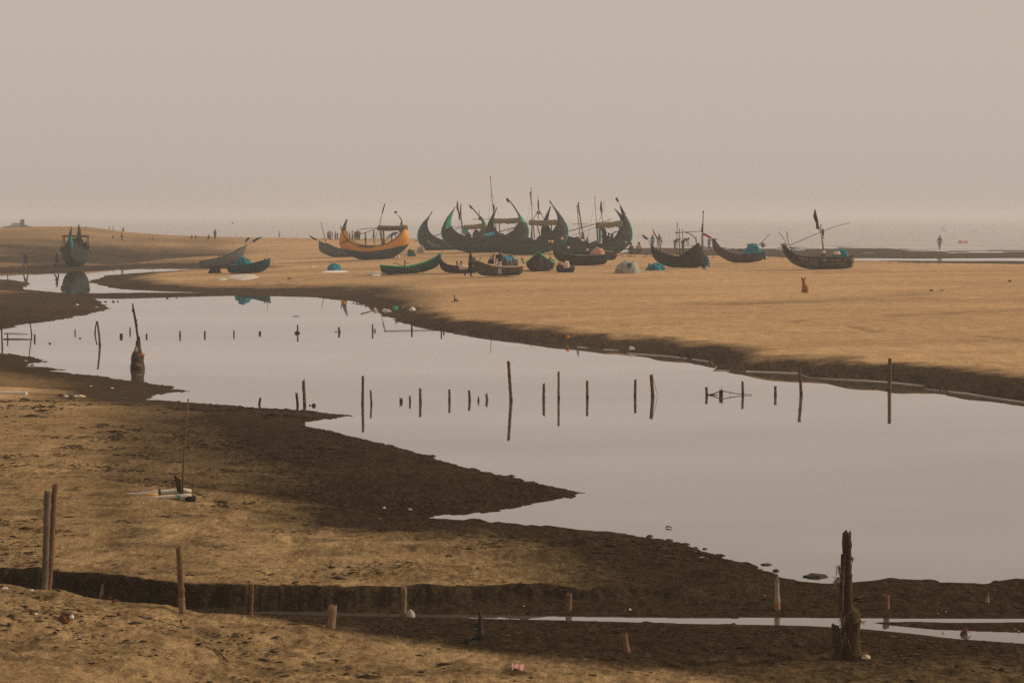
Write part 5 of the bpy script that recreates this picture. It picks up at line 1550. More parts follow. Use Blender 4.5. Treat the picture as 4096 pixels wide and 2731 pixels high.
# joints on a body of height 1: x to its left, y forward, z up
def pose(kind):
    J = dict(pel=(0, 0, .53), wst=(0, 0, .62), chs=(0, .005, .74), nck=(0, 0, .835), hd0=(0, .01, .88), hd1=(0, .012, .935), hd2=(0, .006, .975),
             shL=(.105, 0, .80), elL=(.135, -.005, .63), wrL=(.14, .03, .49), shR=(-.105, 0, .80), elR=(-.135, -.005, .63), wrR=(-.14, .03, .49),
             hpL=(.052, 0, .50), knL=(.055, .01, .275), anL=(.055, -.01, .045), toL=(.06, .085, .015), hpR=(-.052, 0, .50), knR=(-.055, .01, .275), anR=(-.055, -.01, .045), toR=(-.06, .085, .015))
    U = lambda **k: J.update(k)
    if kind == 'walk':
        U(knL=(.05, .10, .29), anL=(.05, .09, .05), toL=(.055, .18, .02), knR=(-.05, -.02, .28), anR=(-.05, -.20, .085), toR=(-.055, -.14, .02), elL=(.13, -.06, .64), wrL=(.13, -.03, .51), elR=(-.13, .05, .64), wrR=(-.12, .13, .55))
    if kind == 'carry':
        U(knL=(.045, .04, .28), anL=(.045, .0, .045), toL=(.05, .09, .015), knR=(-.045, -.06, .29), anR=(-.045, -.23, .10), toR=(-.05, -.17, .02), elL=(.13, .02, .63), wrL=(.09, .14, .70), elR=(-.13, .02, .63), wrR=(-.09, .14, .70))
    if kind == 'wide':
        U(hpL=(.06, 0, .50), knL=(.11, .02, .28), anL=(.15, 0, .045), toL=(.17, .08, .015), hpR=(-.06, 0, .5), knR=(-.11, .02, .28), anR=(-.15, 0, .045), toR=(-.17, .08, .015), chs=(0, .05, .73), nck=(0, .08, .82), hd0=(0, .10, .86), hd1=(0, .11, .91), hd2=(0, .11, .95), shL=(.10, .07, .79), shR=(-.10, .07, .79), elL=(.15, .08, .64), elR=(-.15, .08, .64), wrL=(.10, .14, .54), wrR=(-.10, .14, .54))
    if kind == 'bend':
        U(wst=(0, .05, .60), chs=(0, .17, .66), nck=(0, .26, .68), hd0=(0, .30, .68), hd1=(0, .34, .68), hd2=(0, .37, .67), shL=(.10, .22, .67), shR=(-.10, .22, .67), elL=(.12, .27, .52), elR=(-.12, .27, .52), wrL=(.10, .30, .38), wrR=(-.10, .30, .38))
    if kind == 'squat':
        U(pel=(0, -.05, .17), wst=(0, -.04, .25), chs=(0, .02, .36), nck=(0, .06, .45), hd0=(0, .07, .49), hd1=(0, .085, .545), hd2=(0, .08, .585), shL=(.10, .04, .42), shR=(-.10, .04, .42), elL=(.12, .13, .32), elR=(-.12, .13, .32), wrL=(.06, .24, .30), wrR=(-.06, .24, .30),
          hpL=(.055, -.05, .16), knL=(.09, .16, .27), anL=(.08, .02, .05), toL=(.09, .12, .015), hpR=(-.055, -.05, .16), knR=(-.09, .16, .27), anR=(-.08, .02, .05), toR=(-.09, .12, .015))
    if kind == 'lean':
        U(wst=(0, -.02, .61), chs=(0, -.05, .73), nck=(.005, -.05, .825), hd0=(.01, -.03, .87), hd1=(.012, -.02, .925), hd2=(.012, -.025, .965), shL=(.105, -.05, .79), shR=(-.105, -.05, .79), elL=(.15, -.02, .64), wrL=(.10, .08, .60), elR=(-.14, -.06, .63), wrR=(-.15, -.06, .50),
          hpL=(.052, -.02, .50), knL=(.055, .08, .30), anL=(.02, .02, .06), toL=(.03, .11, .02), hpR=(-.05, -.02, .5), knR=(-.055, .05, .28), anR=(-.05, .06, .045), toR=(-.05, .15, .015))
    if kind == 'phone':
        U(elR=(-.15, .02, .66), wrR=(-.10, .08, .80))
    return J
BR = dict(pel=.075, wst=.066, chs=.078, nck=.034, hd0=.042, hd1=.058, hd2=.044, shL=.042, elL=.026, wrL=.017, shR=.042, elR=.026, wrR=.017,
          hpL=.058, knL=.038, anL=.024, toL=.018, hpR=.058, knR=.038, anR=.024, toR=.018)
def person(label, zi, foot, top, kind, upper, lower, face=0.0, group=None, Y=None, skirt=False, hat=None, base=None, hands=False, frac=1.0, dY=0.0):
    f_ = F(zi, *foot)
    g = base if base is not None else (G(*f_) if Y is None else P(*f_, Y))
    if dY:
        g = P(*f_, g.y + dY)
    s = FPX / g.y
    hh = (foot[1] - top[1]) * ZT[zi][2] / s
    J = pose(kind)
    hgt = hh / max(v[2] for v in J.values()) * 1.0 * .985
    root = thing('person', label, 'person', g, group)
    c, sn = math.cos(R(face)), math.sin(R(face))   # face 0 looks to the right, 90 away, -90 at the viewer
    def tw(p):
        return Vector((p[1] * c - p[0] * sn, p[1] * sn + p[0] * c, p[2])) * hgt
    names = list(J)
    V = [tw(J[n]) for n in names]; ix = {n: i for i, n in enumerate(names)}
    rr = [BR[n] * hgt for n in names]
    E = [('pel', 'wst'), ('wst', 'chs'), ('chs', 'nck'), ('nck', 'hd0'), ('hd0', 'hd1'), ('hd1', 'hd2'), ('chs', 'shL'), ('shL', 'elL'), ('elL', 'wrL'), ('chs', 'shR'), ('shR', 'elR'), ('elR', 'wrR'),
         ('pel', 'hpL'), ('hpL', 'knL'), ('knL', 'anL'), ('anL', 'toL'), ('pel', 'hpR'), ('hpR', 'knR'), ('knR', 'anR'), ('anR', 'toR')]
    EE = [(ix[a], ix[b]) for a, b in E]
    # nose, ears, palm, thumb and fingers
    h1 = Vector(J['hd1']); h0 = Vector(J['hd0'])
    fw = Vector((0, 1, 0)) if kind != 'bend' else Vector((0, .3, -1)).normalized()
    def addv(p, r, frm):
        V.append(tw(p)); rr.append(r * hgt); EE.append((frm, len(V) - 1)); return len(V) - 1
    addv(h1 + fw * .066 - Vector((0, 0, .006)), .012, ix['hd1'])
    for sg in (-1, 1):
        addv(h1 + Vector((sg * .058, 0, -.004)), .014, ix['hd1'])
    for sd_ in ('L', 'R'):
        w0 = Vector(J['wr' + sd_]); e0 = Vector(J['el' + sd_])
        d = (w0 - e0).normalized(); sg = 1 if sd_ == 'L' else -1
        acr = d.cross(Vector((sg, 0, .2))).normalized()
        pm = addv(w0 + d * .035, (.019), ix['wr' + sd_])
        if hands:
            for q, ln in ((-.018, .036), (-.006, .045), (.007, .043), (.018, .035)):
                a = addv(w0 + d * .065 + acr * q, .0058, pm)
                addv(w0 + d * (.065 + ln) + acr * q * 1.1 + Vector((-sg * .012, 0, 0)), .0045, a)
            a = addv(w0 + d * .03 + acr * -.03, .0065, pm)
            addv(w0 + d * .055 + acr * -.042, .005, a)
        else:
            addv(w0 + d * .085 + Vector((-sg * .008, 0, 0)), .012, pm)
    skin('body', V, EE, rr, SKIN, root)
    # clothes
    def part(nm, chain, ed, grow, m):
        vv = [tw(J[n]) for n in chain]; im = {n: i for i, n in enumerate(chain)}
        return skin(nm, vv, [(im[a], im[b]) for a, b in ed], [BR[n] * hgt * grow.get(n, 1.22) for n in chain], m, root)
    part('shirt', ['wst', 'chs', 'nck', 'shL', 'elL', 'shR', 'elR', 'pel'], [('wst', 'chs'), ('chs', 'nck'), ('chs', 'shL'), ('shL', 'elL'), ('chs', 'shR'), ('shR', 'elR'), ('wst', 'pel')], dict(nck=1.2, elL=1.3, elR=1.3, chs=1.12, wst=1.22, pel=1.12), CL[upper])
    if skirt:
        v = []; f = []
        rings = [('pel', None, .085), (None, 'kn', .105), (None, 'an', .10)]
        n = 16
        pts = [Vector(J['wst']) * .4 + Vector(J['pel']) * .6, (Vector(J['hpL']) + Vector(J['hpR'])) / 2, (Vector(J['knL']) + Vector(J['knR'])) / 2, (Vector(J['anL']) + Vector(J['anR'])) / 2 + Vector((0, 0, .03))]
        spread = [0, 0, abs(J['knL'][0] - J['knR'][0]) / 2, abs(J['anL'][0] - J['anR'][0]) / 2]
        sprY = [0, 0, abs(J['knL'][1] - J['knR'][1]) / 2, abs(J['anL'][1] - J['anR'][1]) / 2]
        for j, p in enumerate(pts):
            for i in range(n):
                a = 2 * PI * i / n
                k = 1 + .06 * math.sin(a * 5 + j)
                v.append(g + tw(p + Vector((math.cos(a) * ((.085, .098, .055, .05)[j] + spread[j]) * k, math.sin(a) * ((.078, .085, .065, .06)[j] + sprY[j]) * k, 0))))
        for j in range(3):
            for i in range(n):
                f.append((j * n + i, (j + 1) * n + i, (j + 1) * n + (i + 1) % n, j * n + (i + 1) % n))
        obj('lungi', v, f, CL[lower], root)
    else:
        part('trousers', ['pel', 'hpL', 'knL', 'anL', 'hpR', 'knR', 'anR'], [('pel', 'hpL'), ('hpL', 'knL'), ('knL', 'anL'), ('pel', 'hpR'), ('hpR', 'knR'), ('knR', 'anR')], dict(pel=1.12, knL=1.35, knR=1.35, anL=1.6, anR=1.6), CL[lower])
    hc = g + tw(Vector(J['hd1']) * .45 + Vector(J['hd2']) * .55 - fw * .012)
    mb = MB().blob(hc, .060 * hgt, .060 * hgt, .056 * hgt, 2, .06, 14, 8, False)
    mb.build('hair' if not hat else 'headscarf', HAIR if not hat else CL[hat], root)
    return root, g, hgt, tw
GC = 'people gathered behind the orange boat'
r_, g_, h_, t_ = person('person in dark clothes walking right, holding a pale bundle to the chest', 2, (812, 1440), (822, 1080), 'carry', 'black', 'black', 0, hands=True)
MB().blob(g_ + t_((0, .17, .70)), .15, .13, .17, 3, .18, 14, 8, False).build('bundle', CREAM, None, origin=g_ + t_((0, .17, .70)))
tag(bpy.data.objects['bundle.002'] if 'bundle.002' in bpy.data.objects else col.objects[-1], 'pale bundle held to the chest by the walking person in dark clothes', 'bundle')
person('person in black top and lilac lungi leaning on the pale basketwork boat', 2, (1205, 1420), (1205, 1085), 'lean', 'black', 'lilac', -75, skirt=True, hands=True, dY=-1.1)
crowd = [((380, 938), (375, 822), 'grey', 'navy', 'person in grey at the left end of the group behind the orange boat'),
         ((405, 938), (405, 815), 'lilac', 'grey', 'tallest person in lilac left of the orange prow'),
         ((432, 938), (430, 830), 'grey', 'lilac', 'person in grey and lilac beside the tall lilac one'),
         ((475, 940), (472, 832), 'teal', 'navy', 'person in teal standing alone left of the orange prow'),
         ((502, 938), (500, 842), 'teal', 'grey', 'shorter person in teal just left of the orange prow'),
         ((630, 945), (630, 825), 'blue', 'navy', 'person in blue seen just right of the orange prow'),
         ((665, 945), (662, 835), 'teal', 'navy', 'person in teal beside the orange-shirted one'),
         ((705, 945), (707, 815), 'orange', 'grey', 'person in an orange shirt behind the orange boat'),
         ((745, 948), (742, 822), 'green', 'brown', 'person in green next to the orange shirt'),
         ((775, 950), (772, 805), 'brown', 'navy', 'person in brown with a reddish headscarf behind the orange boat'),
         ((800, 950), (798, 822), 'brown', 'grey', 'person in brown at the right end of the tight group')]
for i, (ft, tp, u, l, lb) in enumerate(crowd):
    person(lb, 1, ft, tp, ('stand', 'phone', 'stand')[i % 3], u, l, (-80, 90, 20, 160)[i % 4], GC, hat='red' if 'headscarf' in lb else None, skirt=i % 3 == 1, Y=258 + (i % 3))
person('person standing in profile behind the middle of the orange boat', 1, (880, 1012), (885, 842), 'stand', 'grey', 'navy', 0, Y=210)
person('person with raised arm behind the canopy of the orange boat', 1, (990, 975), (1000, 810), 'phone', 'grey', 'blue', 10, Y=238)
person('person stooping behind the right end of the orange boat', 1, (1230, 975), (1262, 838), 'bend', 'blue', 'grey', 10, Y=236)
GR = 'people on the wet sand beyond the boats'
person('person in grey-blue behind the prow of the high-ended basketwork boat', 3, (1578, 1048), (1578, 872), 'stand', 'blue', 'blue', 90, GR, Y=232)
person('person in blue with pale trousers behind the high-ended basketwork boat', 3, (1668, 1052), (1675, 865), 'stand', 'blue', 'white', 80, GR, Y=230)
person('stooping person in pink seen between the poles', 3, (1878, 1065), (1905, 925), 'bend', 'pink', 'grey', 20, GR, Y=232)
person('stooping person in grey-blue beside the one in pink', 3, (1985, 1085), (2015, 920), 'bend', 'grey', 'navy', 20, GR, Y=228)
person('person in pale blue behind the red pennant', 4, (775, 555), (772, 445), 'stand', 'blue', 'blue', 90, GR, Y=236)
person('person in dark red squatting on the sand right of the boat cluster', 3, (1305, 1140), (1303, 980), 'squat', 'maroon', 'green', 150, GR)
person('person in orange squatting right of the dark red one', 3, (1385, 1142), (1380, 975), 'squat', 'tan', 'navy', -60, GR)
person('small dark crouching person alone on the crest right of the orange one', 3, (1500, 1150), (1500, 1110), 'squat', 'navy', 'navy', 90, GR)
person('lone person in red top walking at the sea edge', 5, (1600, 497), (1592, 363), 'walk', 'red', 'pink', 60, None)
person('person in dark clothes wading with legs apart, left of the bow-on boat', 6, (345, 768), (345, 582), 'wide', 'navy', 'navy', -80, 'people by the back channel')
person('person in dark green standing close to the bow-on boat', 6, (762, 768), (752, 570), 'walk', 'green', 'navy', -20, 'people by the back channel')
# aboard the bow-on boat
def aboard(bt, label, x, ytop, ybot, y, u, kind='stand', face=-90, grp='people aboard the boats'):
    base = bt.at(x, ybot, y)
    if bt is MOOR:
        base = MOOR.loc + Matrix.Rotation(MROT, 3, 'Z') @ (base - MOOR.loc)
    px = None
    s = bt.s; k = bt.k
    f_ = (x, ybot)
    return person(label, bt.zi, f_, (x, ytop), kind, u, 'navy', face, grp, base=base)
aboard(MOOR, 'person aboard the bow-on boat at its left side under the canopy', 300, 790, 1050, 2.6, 'navy')
aboard(MOOR, 'person leaning out at the left rail of the bow-on boat', 185, 880, 1090, 1.6, 'black', 'squat')
aboard(MOOR, 'person in dark blue aboard the bow-on boat at its right side', 850, 760, 1060, 2.4, 'navy')
aboard(MOOR, 'stooped person at the right rail of the bow-on boat', 905, 850, 1080, 3.2, 'black')
aboard(b6, 'person in red and teal standing under the canopy of the right dark crescent boat', 915, 775, 1005, 0.0, 'maroon', 'stand', 20)
aboard(b6, 'person in dark clothes beside the red one aboard the right dark crescent boat', 940, 790, 1000, .4, 'black', 'stand', -40)
aboard(b6, 'person in green sitting further aft on the right dark crescent boat', 975, 850, 1000, .2, 'green', 'squat', 20)
aboard(b6, 'person near the covered engine of the right dark crescent boat', 690, 905, 1000, .3, 'brown', 'squat', 10)
# far beach at left
GF = 'tiny people far along the left beach'
person('tiny person in a bright orange shirt on the far left beach', 23, (540, 322), (547, 190), 'stand', 'orange', 'green', -60, GF)
person('tiny person in grey behind the orange-shirted one', 23, (560, 240), (557, 115), 'stand', 'grey', 'grey', 90, GF, Y=380)
person('tiny greenish person at the left end of the far beach line', 23, (225, 240), (212, 132), 'stand', 'green', 'green', 0, GF, Y=390)
person('tiny pale grey person second from the left on the far beach', 23, (345, 215), (345, 108), 'stand', 'grey', 'grey', 0, GF, Y=400)
person('tiny pale lilac person third from the left on the far beach', 23, (405, 200), (400, 100), 'stand', 'lilac', 'lilac', 180, GF, Y=400)
person('tiny green person walking mid beach far left', 23, (1025, 325), (1025, 255), 'walk', 'green', 'green', 20, GF)
person('tiny person squatting beside the green walker far left', 23, (978, 305), (975, 270), 'squat', 'brown', 'brown', 20, GF)
person('tiny person in dark blue standing tall on the far beach under the bird', 23, (2000, 310), (1990, 150), 'stand', 'navy', 'green', 70, GF)
person('tiny dark person squatting next to the tall dark blue one', 23, (1895, 305), (1893, 228), 'squat', 'navy', 'navy', 30, GF)
person('first of two tiny brown people sitting together on the far beach', 23, (1630, 298), (1630, 232), 'squat', 'brown', 'brown', 0, GF)
person('second of two tiny brown people sitting together, right of the first', 23, (1700, 296), (1698, 235), 'squat', 'brown', 'maroon', 180, GF)
person('tiny dark bundled person sitting on the far left beach', 23, (395, 288), (395, 235), 'squat', 'navy', 'navy', 0, GF)
person('tiny pale person on the crest right of the bird', 23, (2318, 262), (2316, 212), 'stand', 'grey', 'grey', 0, GF, Y=420)
person('small grey person standing alone on the crest left of the grey-green boat', 7, (1735, 378), (1733, 290), 'stand', 'grey', 'navy', 0, GF)

# ------------------------------------------------------------------ animals
def dog_sit():
    g = G(*F(4, 1775, 1022)); k = ZT[4][2] / (FPX / g.y)
    H = 165 * k
    root = thing('dog', 'tan dog sitting upright on the open sand, ears raised, back to the viewer', 'dog', g)
    # 1 = height; x right, y away
    V = [(.02, 0, .17), (.03, .03, .32), (-.02, .06, .48), (-.06, .08, .60), (-.07, .09, .72), (-.075, .15, .78), (-.08, .22, .76), (-.085, .28, .745),
         (.14, .03, .14), (.12, .18, .18), (.13, .20, .03), (.13, .28, .02), (-.12, .03, .14), (-.12, .18, .17), (-.12, .20, .03), (-.12, .28, .02),
         (-.10, .16, .42), (-.11, .18, .22), (-.115, .18, .03), (-.115, .23, .015), (.03, .18, .42), (.03, .20, .22), (.03, .20, .03), (.03, .25, .015),
         (-.16, .12, .86), (-.20, .11, 1.0), (-.0, .12, .86), (.045, .11, 1.0), (.10, -.08, .06), (.22, -.10, .03)]
    E = [(0, 1), (1, 2), (2, 3), (3, 4), (4, 5), (5, 6), (6, 7), (0, 8), (8, 9), (9, 10), (10, 11), (0, 12), (12, 13), (13, 14), (14, 15), (2, 16), (16, 17), (17, 18), (18, 19), (2, 20), (20, 21), (21, 22), (22, 23), (5, 24), (24, 25), (5, 26), (26, 27), (0, 28), (28, 29)]
    r = [.22, .20, .16, .115, .085, .115, .08, .05, .13, .09, .055, .045, .13, .09, .055, .045, .07, .05, .04, .035, .07, .05, .04, .035, .065, .03, .065, .03, .04, .025]
    V = [Vector(v) * H for v in V]
    skin('body', V, E, [x * H for x in r], mat('tan_fur', (.26, .115, .045), .95, .55, 5, .6, .05), root)
dog_sit()
def dog_lie():
    g = G(*F(21, 1985, 272)); k = ZT[21][2] / (FPX / g.y)
    u = 160 * k
    root = thing('dog', 'brown dog lying on the sand above the litter, head raised, pale shoulder', 'dog', g)
    V = [(.30, .10, .16), (.12, .08, .20), (-.05, .06, .22), (-.10, .05, .40), (-.12, .04, .62), (-.10, -.02, .72), (-.12, -.14, .70), (-.13, -.20, .68),
         (.30, -.05, .12), (.10, -.14, .10), (.34, -.18, .05), (.20, -.22, .04), (-.12, -.08, .14), (-.35, -.10, .06), (-.55, -.12, .05), (-.10, .12, .12), (-.35, .10, .05), (-.52, .08, .05),
         (-.06, .02, .84), (-.05, .02, .90), (-.14, .02, .84), (-.15, .02, .90), (.42, .08, .06), (.55, .0, .04)]
    E = [(0, 1), (1, 2), (2, 3), (3, 4), (4, 5), (5, 6), (6, 7), (0, 8), (8, 9), (9, 10), (10, 11), (2, 12), (12, 13), (13, 14), (2, 15), (15, 16), (16, 17), (5, 18), (18, 19), (5, 20), (20, 21), (0, 22), (22, 23)]
    r = [.17, .17, .16, .12, .09, .10, .06, .04, .10, .07, .04, .035, .06, .045, .04, .06, .045, .04, .04, .015, .04, .015, .035, .02]
    skin('body', [Vector(v) * u for v in V], E, [x * u for x in r], mat('dark_brown_fur', (.10, .045, .028), .95, .6, 4, .6, .05, c2=(.36, .26, .18)), root)
dog_lie()
bp_ = P(*F(7, 1108, 180), 300); u = 46 * ZT[7][2] / (FPX / 300) / 2
root = thing('bird', 'dark bird flying above the far beach', 'bird', bp_)
skin('body', [Vector(v) * u for v in [(0, 0, 0), (.5, 0, .02), (.8, 0, .08), (-.5, 0, -.05), (-.9, 0, -.12), (.1, -.6, .45), (-.2, -1.2, .1), (.1, .6, .5), (-.2, 1.2, .2)]],
     [(0, 1), (1, 2), (0, 3), (3, 4), (0, 5), (5, 6), (0, 7), (7, 8)], [x * u for x in (.22, .18, .06, .15, .08, .14, .04, .14, .04)], FLAGD, root)

# ------------------------------------------------------------------ hut and trees on the far left
hb_ = P(*F(6, 235, 268), 560); k = ZT[6][2] / (FPX / 560)
h = thing('hut', 'low hazy hut among scrub on the far left dune', 'hut', hb_)
MB().box(hb_ + Vector((0, 0, 20 * k)), 150 * k, 3, 60 * k).build('wall', mat('hut_mat_wall', (.13, .15, .12), .95), h, smooth=False)
rv = [hb_ + Vector(q) for q in ((-100 * k, -2, 45 * k), (100 * k, -2, 45 * k), (100 * k, 2, 45 * k), (-100 * k, 2, 45 * k), (-60 * k, 0, 95 * k), (60 * k, 0, 95 * k))]
obj('roof', rv, [(0, 1, 5, 4), (1, 2, 5), (2, 3, 4, 5), (3, 0, 4), (3, 2, 1, 0)], THATCH, h, smooth=False)
def scrub(label, x, ybot, ytop, wpx, seed, name='shrub'):
    g = P(*F(6, x, ybot), 556); kk = ZT[6][2] / (FPX / 556)
    root = thing(name, label, 'shrub', g, 'hazy scrub by the far left hut')
    rs = random.Random(seed)
    H = (ybot - ytop) * kk; Wd = wpx * kk / 2
    MB().tube([g - Vector((0, 0, .3)), g + Vector((0, 0, H * .4)), g + Vector((rs.uniform(-.2, .2), 0, H * .8))], [.12, .08, .04], 6).build('stem', DRIFT, root)
    mb = MB()
    for i in range(260):
        a, b_, c_ = rs.gauss(0, .45), rs.gauss(0, .45), rs.random()
        q = g + Vector((a * Wd, b_ * Wd, H * (.15 + .85 * c_)))
        d = Vector((rs.uniform(-1, 1), rs.uniform(-1, 1), rs.uniform(-.5, 1))).normalized() * .35
        e = d.cross(Vector((rs.uniform(-1, 1), rs.uniform(-1, 1), rs.uniform(-1, 1)))).normalized() * .16
        mb.add([q - d, q + e, q + d, q - e], [(0, 1, 2, 3)])
    mb.build('foliage', mat('scrub_leaves', (.045, .075, .03), .9), root)
scrub('low hazy shrub left of the far hut', 110, 270, 225, 90, 1)
scrub('hazy shrub just right of the far hut', 330, 270, 210, 80, 2)
scrub('thin tall hazy bush rising right of the far hut', 300, 262, 135, 50, 3)
scrub('small hazy bush farthest right of the far hut', 395, 268, 228, 60, 4)

# ------------------------------------------------------------------ litter and other small things
GL = 'litter on the sand'
def bag(zi, x, y, wd, ht, label, m, name='plastic_bag', cat='bag', group=GL, seed=None, flatten=.5):
    g = G(*F(zi, x, y)); k = ZT[zi][2] / (FPX / g.y)
    o = MB().blob(g, wd * k * .43, wd * k / 2 * flatten, ht * k * .85, seed or int(x) % 37, .35, 16, 9).build(name, m, None, smooth=False, origin=g)
    return tag(o, label, cat, group)
bag(21, 475, 435, 95, 58, 'cream bag on the tip of the small mud point', CREAM)
bag(21, 690, 460, 190, 68, 'grey-white crumpled bag on the dark bank left of the green one', FOAM)
bag(21, 855, 415, 105, 85, 'bright green bag on the dark bank', GREENPL)
bag(21, 1175, 430, 145, 66, 'long white bag right of the green one', WHITE)
bag(21, 1325, 348, 26, 34, 'tiny white scrap right of the long white bag', WHITE)
bag(21, 1005, 380, 26, 24, 'tiny white scrap between the green and the long white bag', WHITE)
bag(21, 140, 240, 50, 28, 'bluish scrap high on the dark bank', TEALCL)
bag(20, 505, 412, 30, 20, 'white crumpled bag at the foam line, mirrored in the pond', WHITE)
bag(20, 203, 355, 24, 15, 'orange scrap on the dark bank above the foam line', ORNG)
bag(20, 205, 252, 12, 9, 'white speck of litter on the sand ridge', WHITE)
bag(20, 2285, 94, 26, 12, 'small dark clump at the right on the upper sand', DRIFT, 'clump', 'clump')
bag(20, 1915, 133, 20, 7, 'dark scrap on the sand ridge right of the sitting dog', DRIFT, 'clump', 'clump')
bag(20, 1965, 135, 22, 6, 'brown scrap beside the dark scrap on the sand ridge', HUSK, 'clump', 'clump')
bag(20, 2300, 124, 11, 8, 'white speck of litter near the small dark clump', WHITE)
bag(7, 2185, 772, 62, 16, 'white scrap on the sand right of the dark blue boat', WHITE)
bag(7, 1875, 925, 70, 22, 'brown scrap on the sand right of the white net sheet', HUSK, 'clump', 'clump')
bag(11, 808, 184, 44, 14, 'white scrap on the left mud bank', WHITE)
bag(11, 1010, 208, 40, 12, 'brownish scrap near the tip of the left mud bank', CREAM)
bag(11, 270, 770, 40, 14, 'pale scrap on the low left mud tongue', FOAM)
bag(11, 950, 1032, 40, 9, 'tan scrap on the dark left spit', CREAM)
bag(11, 1172, 1053, 42, 10, 'pale scrap right of the tan one on the dark left spit', FOAM)
bag(11, 1322, 1165, 24, 22, 'green bottle standing on the mud under the left spit', GREENPL, 'bottle', 'bottle')
bag(11, 630, 1135, 70, 24, 'red and black rubbish clump on the sand edge', DKRED, 'rubbish', 'rubbish')
bag(11, 690, 1138, 50, 20, 'white bag beside the red and black rubbish clump', WHITE)
bag(11, 830, 1142, 150, 22, 'long tan rag on the sand edge', CREAM, 'rag', 'rag')
bag(15, 1123, 905, 16, 16, 'tiny orange-white scrap under the yellow board', mat('peach_scrap', (.62, .36, .22), .8))
bag(17, 858, 198, 34, 14, 'white scrap on the near dark spit by the inlet', WHITE)
bag(17, 1060, 212, 36, 16, 'tan scrap right of the white one by the inlet', CREAM)
bag(18, 432, 994, 24, 12, 'white scrap on the gully mud', WHITE)
bag(18, 1489, 886, 12, 9, 'tiny white scrap left of the white-painted stake', WHITE)
bag(17, 1950, 968, 18, 8, 'small white scrap on the gully floor', WHITE)
bag(22, 985, 288, 22, 14, 'white speck on the mud beyond the stream', WHITE)
bag(22, 848, 322, 30, 14, 'pinkish speck on the mud beyond the stream', CREAM)
bag(22, 938, 660, 60, 36, 'tan scrap at the edge of the stream mud bar', CREAM)
bag(22, 2258, 640, 44, 22, 'pale green scrap on the stream mud bar', mat('pale_green_scrap', (.40, .46, .33), .8))
bag(17, 963, 1212, 14, 10, 'white fleck on the near sand left of the rotten stump', WHITE)
bag(16, 1175, 965, 22, 10, 'white shell on the dune edge', WHITE, 'shell', 'shell')
bag(16, 38, 830, 62, 16, 'white scrap at the left end of the dune crest', WHITE)
bag(16, 248, 842, 36, 10, 'smaller white scrap on the dune crest right of the first', WHITE)
bag(16, 368, 925, 12, 20, 'orange fleck on the dune below the tall post pair', ORNG)
bag(18, 1765, 1495, 20, 16, 'green scrap on the near wet flat', GREENPL)
# husk with white fibres, shells
g = G(*F(16, 505, 1085)); k = ZT[16][2] / (FPX / g.y)
hk = thing('coconut_husk', 'large brown coconut husk on the near dune with a white torn end', 'husk', g, GL)
MB().blob(g, 52 * k, 45 * k, 62 * k, 3, .2, 18, 10).build('shell', HUSK, hk)
MB().blob(g + Vector((62 * k, -.02, 40 * k)), 16 * k, 16 * k, 16 * k, 5, .4, 10, 6, False).build('torn_white_end', WHITE, hk)
MB().blob(g + Vector((25 * k, .02, 66 * k)), 38 * k, 30 * k, 22 * k, 6, .4, 12, 7, False).build('fibre_tuft', FIBRE, hk)
g = G(*F(16, 258, 1030)); hk = thing('shell', 'smaller red-brown shell with white lip left of the coconut husk', 'shell', g, GL)
MB().blob(g, 32 * k, 28 * k, 24 * k, 3, .2, 14, 8).build('body', HUSK, hk); MB().blob(g + Vector((26 * k, -.02, 4 * k)), 12 * k, 12 * k, 12 * k, 5, .3, 10, 6).build('white_lip', WHITE, hk)
for i, (x, y, w_, h_, lb, m) in enumerate([(870, 905, 60, 30, 'dark husk half on the dune crest', HUSK), (905, 930, 60, 24, 'brown husk beside the dark one on the dune crest', HUSK), (70, 1120, 46, 26, 'dark clump left on the near dune', DRIFT),
        (1210, 1085, 30, 18, 'dark pebble under the jointed bamboo post', DRIFT), (1418, 1090, 20, 26, 'upright dark chip under the jointed bamboo post', DRIFT), (930, 1035, 44, 26, 'dark husk with pale side right of the coconut husk', HUSK),
        (810, 1065, 40, 16, 'flat dark chip near the coconut husk', DRIFT), (1320, 965, 20, 14, 'small brown pebble on the dune edge', HUSK), (1845, 1200, 70, 26, 'dark driftwood lump on the near sand', DRIFT), (1360, 1235, 50, 24, 'curled dark shell on the near sand', DRIFT),
        (85, 1050, 70, 24, 'bluish black scrap left of the coconut husk', FLAGD), (495, 845, 70, 16, 'reddish scrap on the dune crest', DKRED), (640, 1050, 40, 16, 'dark chip right of the coconut husk', DRIFT)]):
    bag(16, x, y, w_, h_, lb, m, 'beach_scrap', 'scrap', 'small debris on the near dune', flatten=.8)
g = G(*F(17, 1065, 1052)); k = ZT[17][2] / (FPX / g.y)
tag(MB().blob(g, 40 * k, 32 * k, 66 * k, 7, .14, 18, 12).build('stone', STONE, None, origin=g), 'pale rounded stone at the foot of the upright bamboo post', 'stone')
for i, (x, y, w_, h_, lb) in enumerate([(1590, 1215, 90, 24, 'black weed clump by the rotten stump'), (1515, 1240, 80, 26, 'weed tangle with pale threads by the rotten stump')]):
    bag(17, x, y, w_, h_, lb, BLACKNET, 'weed_clump', 'weed', 'weed on the near wet flat', flatten=.7)
def lying(zi, a, b, wd, label, m, name='stick', cat='stick', lift=.0):
    A, B = G(*F(zi, *a)), G(*F(zi, *b))
    r = wd * ZT[zi][2] / 2 / (FPX / A.y)
    M_ = (A + B) / 2; M_.z = gz(M_.x, M_.y) + r + lift * .3
    A.z += r * .6; B.z += r * .6 + lift
    o = MB().tube([A, A.lerp(M_, .5) + Vector((0, 0, .01)), M_, B], [r, r, r * .95, r * .7], 8).build(name, m, None, origin=A)
    return tag(o, label, cat, 'sticks lying on the sand')
